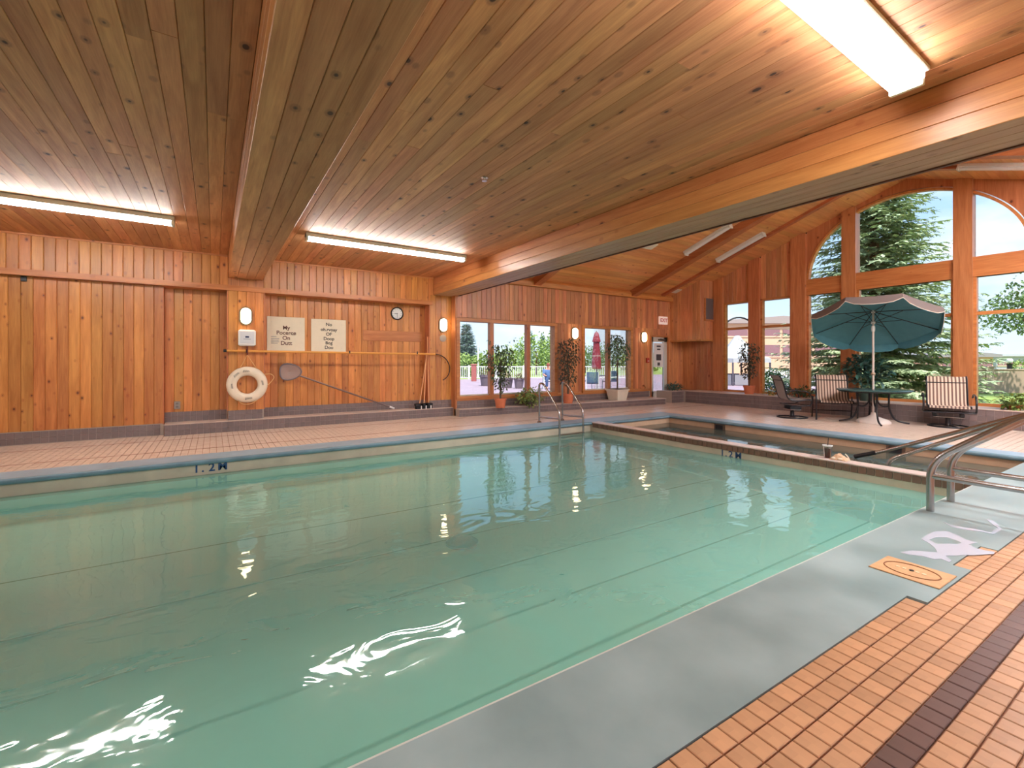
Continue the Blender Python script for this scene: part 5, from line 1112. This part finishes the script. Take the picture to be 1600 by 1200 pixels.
# lamp post
p = at(747, 40, GZ); t = thing('white_pole', 'thin white pole standing behind the railing', 'pole', p); m = MB(); m.tube([(0, 0, 0), (0, 0, 2.6)], .07, 8); m.obj('shaft', M_railw, t); m = MB(); m.lathe([(.09, 2.6), (.1, 2.66), (.02, 2.75)], 10); m.obj('cap', M_railw, t)
# garden wall and buildings at right
def oriented(u, f): p = at(u, f, GZ); return p
wa = -YAW
p = at(1400, 19.6, GZ); t = thing('garden_wall', 'tan garden wall beyond the lawn at right', 'wall', p, wa); m = MB(); m.box((0, 0, 0), (9, .2, 1.0)); m.obj('wall_panel', plain('stucco_tan', (172, 146, 128), .9, noise=.08, nscale=2), t)
for x_ in (1.5, 4.0, 6.5): m = MB(); m.bbox((x_ - .16, -.06, 0), (x_ + .16, .26, 1.1), .01); pi_ = m.obj('pier', plain('pier_tan', (184, 158, 140), .9), t); m = MB(); m.bbox((x_ - .2, -.1, 1.1), (x_ + .2, .3, 1.16), .01); m.obj('pier_cap', plain('pier_tan', (184, 158, 140), .9), pi_)
m = MB(); m.box((0, -.03, 1.0), (9, .23, 1.04)); m.obj('coping_cap', plain('pier_tan', (184, 158, 140), .9), t)
def building(label, u, f, w, h, d, wallc, bands, roofc, slope=.0, group=None):
    p = at(u, f, GZ); t = thing('building', label, 'building', p, wa); m = MB(); m.box((0, 0, 0), (w, d, h)); m.obj('walls', plain('bw_%d_%d_%d' % wallc, wallc, .9), t)
    m = MB(); m.prism([(-.4, h), (w + .4, h), (w + .4, h + .25), (w * .5, h + .25 + slope), (-.4, h + .25)], -.4, d + .4, Matrix(((1, 0, 0, 0), (0, 0, 1, 0), (0, 1, 0, 0), (0, 0, 0, 1)))); m.obj('roof', plain('br_%d_%d_%d' % roofc, roofc, .9), t)
    for z0, z1, c_ in bands:
        n_ = max(1, int(w / 3.2))
        for i in range(n_):
            m = MB(); m.box((i * w / n_ + .15, -.06, z0), ((i + 1) * w / n_ - .15, .02, z1)); wn_ = m.obj('window_band', plain('glass_mauve', c_, .25), t); m = MB(); m.box((i * w / n_ + .05, -.09, z0 - .12), ((i + 1) * w / n_ - .05, .02, z0)); m.obj('window_sill', plain('band_cream', (226, 190, 160), .8), wn_)
    return t
f_ = 46
building('cream and mauve banded building behind the tall windows', 1120, f_, 13, 5.2, 10, (226, 184, 150), ((1.9, 3.05, (150, 108, 112)), (3.95, 4.6, (150, 108, 112))), (168, 150, 144), .5)
building('peach coloured low building above the garden wall', 1470, 40, 4.6, 1.75, 8, (222, 178, 146), ((.7, 1.3, (226, 214, 202)),), (150, 142, 142), .25)
building('long pale grey building on the right horizon', 1557, 55, 14, 2.0, 10, (186, 184, 192), ((.9, 1.3, (172, 172, 182)),), (186, 184, 192), .05)
p = at(1577.5, 30, GZ); t = thing('garden_lamp', 'white globe lamp on dark post behind garden wall', 'lamp', p); m = MB(); m.lathe([(.13, 0), (.13, 1.15), (.19, 1.24)], 10); m.obj('post', M_black, t); m = MB(); m.ball((0, 0, 1.42), .17, 12, 8); m.obj('globe', M_white, t, True)
# gazebo tent
p = at(1152, 27, GZ); t = thing('gazebo_tent', 'white gazebo tent outside the narrow window', 'gazebo', p, .4)
m = MB(); m.lathe([(1.75, 1.55), (1.2, 1.75), (.6, 2.25), (.12, 2.9)], 8, cap=False); m.lathe([(1.75, 1.30), (1.75, 1.55)], 8, cap=False); m.obj('tent_roof', plain('tent_white', (190, 188, 188), .8), t)
for k in range(8): q = 2 * pi * k / 8; m = MB(); m.tube([(1.7 * cos(q), 1.7 * sin(q), 0), (1.7 * cos(q), 1.7 * sin(q), 1.5)], .05, 6); m.obj('post', plain('tent_post', (90, 84, 92), .6), t)
for k in range(8): q = 2 * pi * (k + .5) / 8; m = MB(); m.box((-.55, -.02, .05), (.55, .02, .62), Matrix.Translation((1.57 * cos(q), 1.57 * sin(q), 0)) @ Matrix.Rotation(q + pi / 2, 4, 'Z')); m.obj('lattice_panel', plain('lattice_grey', (150, 146, 150), .8), t)
p = at(1128, 20, GZ); t = thing('street_lamp', 'dark curved lamp post outside the narrow window', 'lamp', p, wa); m = MB(); arc = [(.75 * (1 - cos(q)), 0, 2.55 + .75 * sin(q)) for q in [pi * .9 * i / 12 for i in range(13)]]; m.tube([(0, 0, 0)] + arc, .035, 8); m.obj('curved_post', M_black, t, True); m = MB(); m.lathe([(.14, 0), (.10, .12), (.03, .16)], 12, Matrix.Translation((arc[-1][0], 0, arc[-1][2] - .14))); m.obj('lamp_head', M_black, t, True)
m = MB(); p = at(1182, 24, GZ); t = thing('garden_fence', 'low white picket fence beside the garden bush', 'fence', p, wa)
for z_ in (.25, .75): m = MB(); m.box((0, -.02, z_ - .04), (3.0, .02, z_ + .04)); m.obj('rail', M_railw, t)
pk = MB(); pk.box((-.04, -.045, 0), (.04, -.02, .95)); pm = pk.mesh('picket', M_railw)
for i in range(24): link('picket', pm, t, (.06 + i * .125, 0, 0))
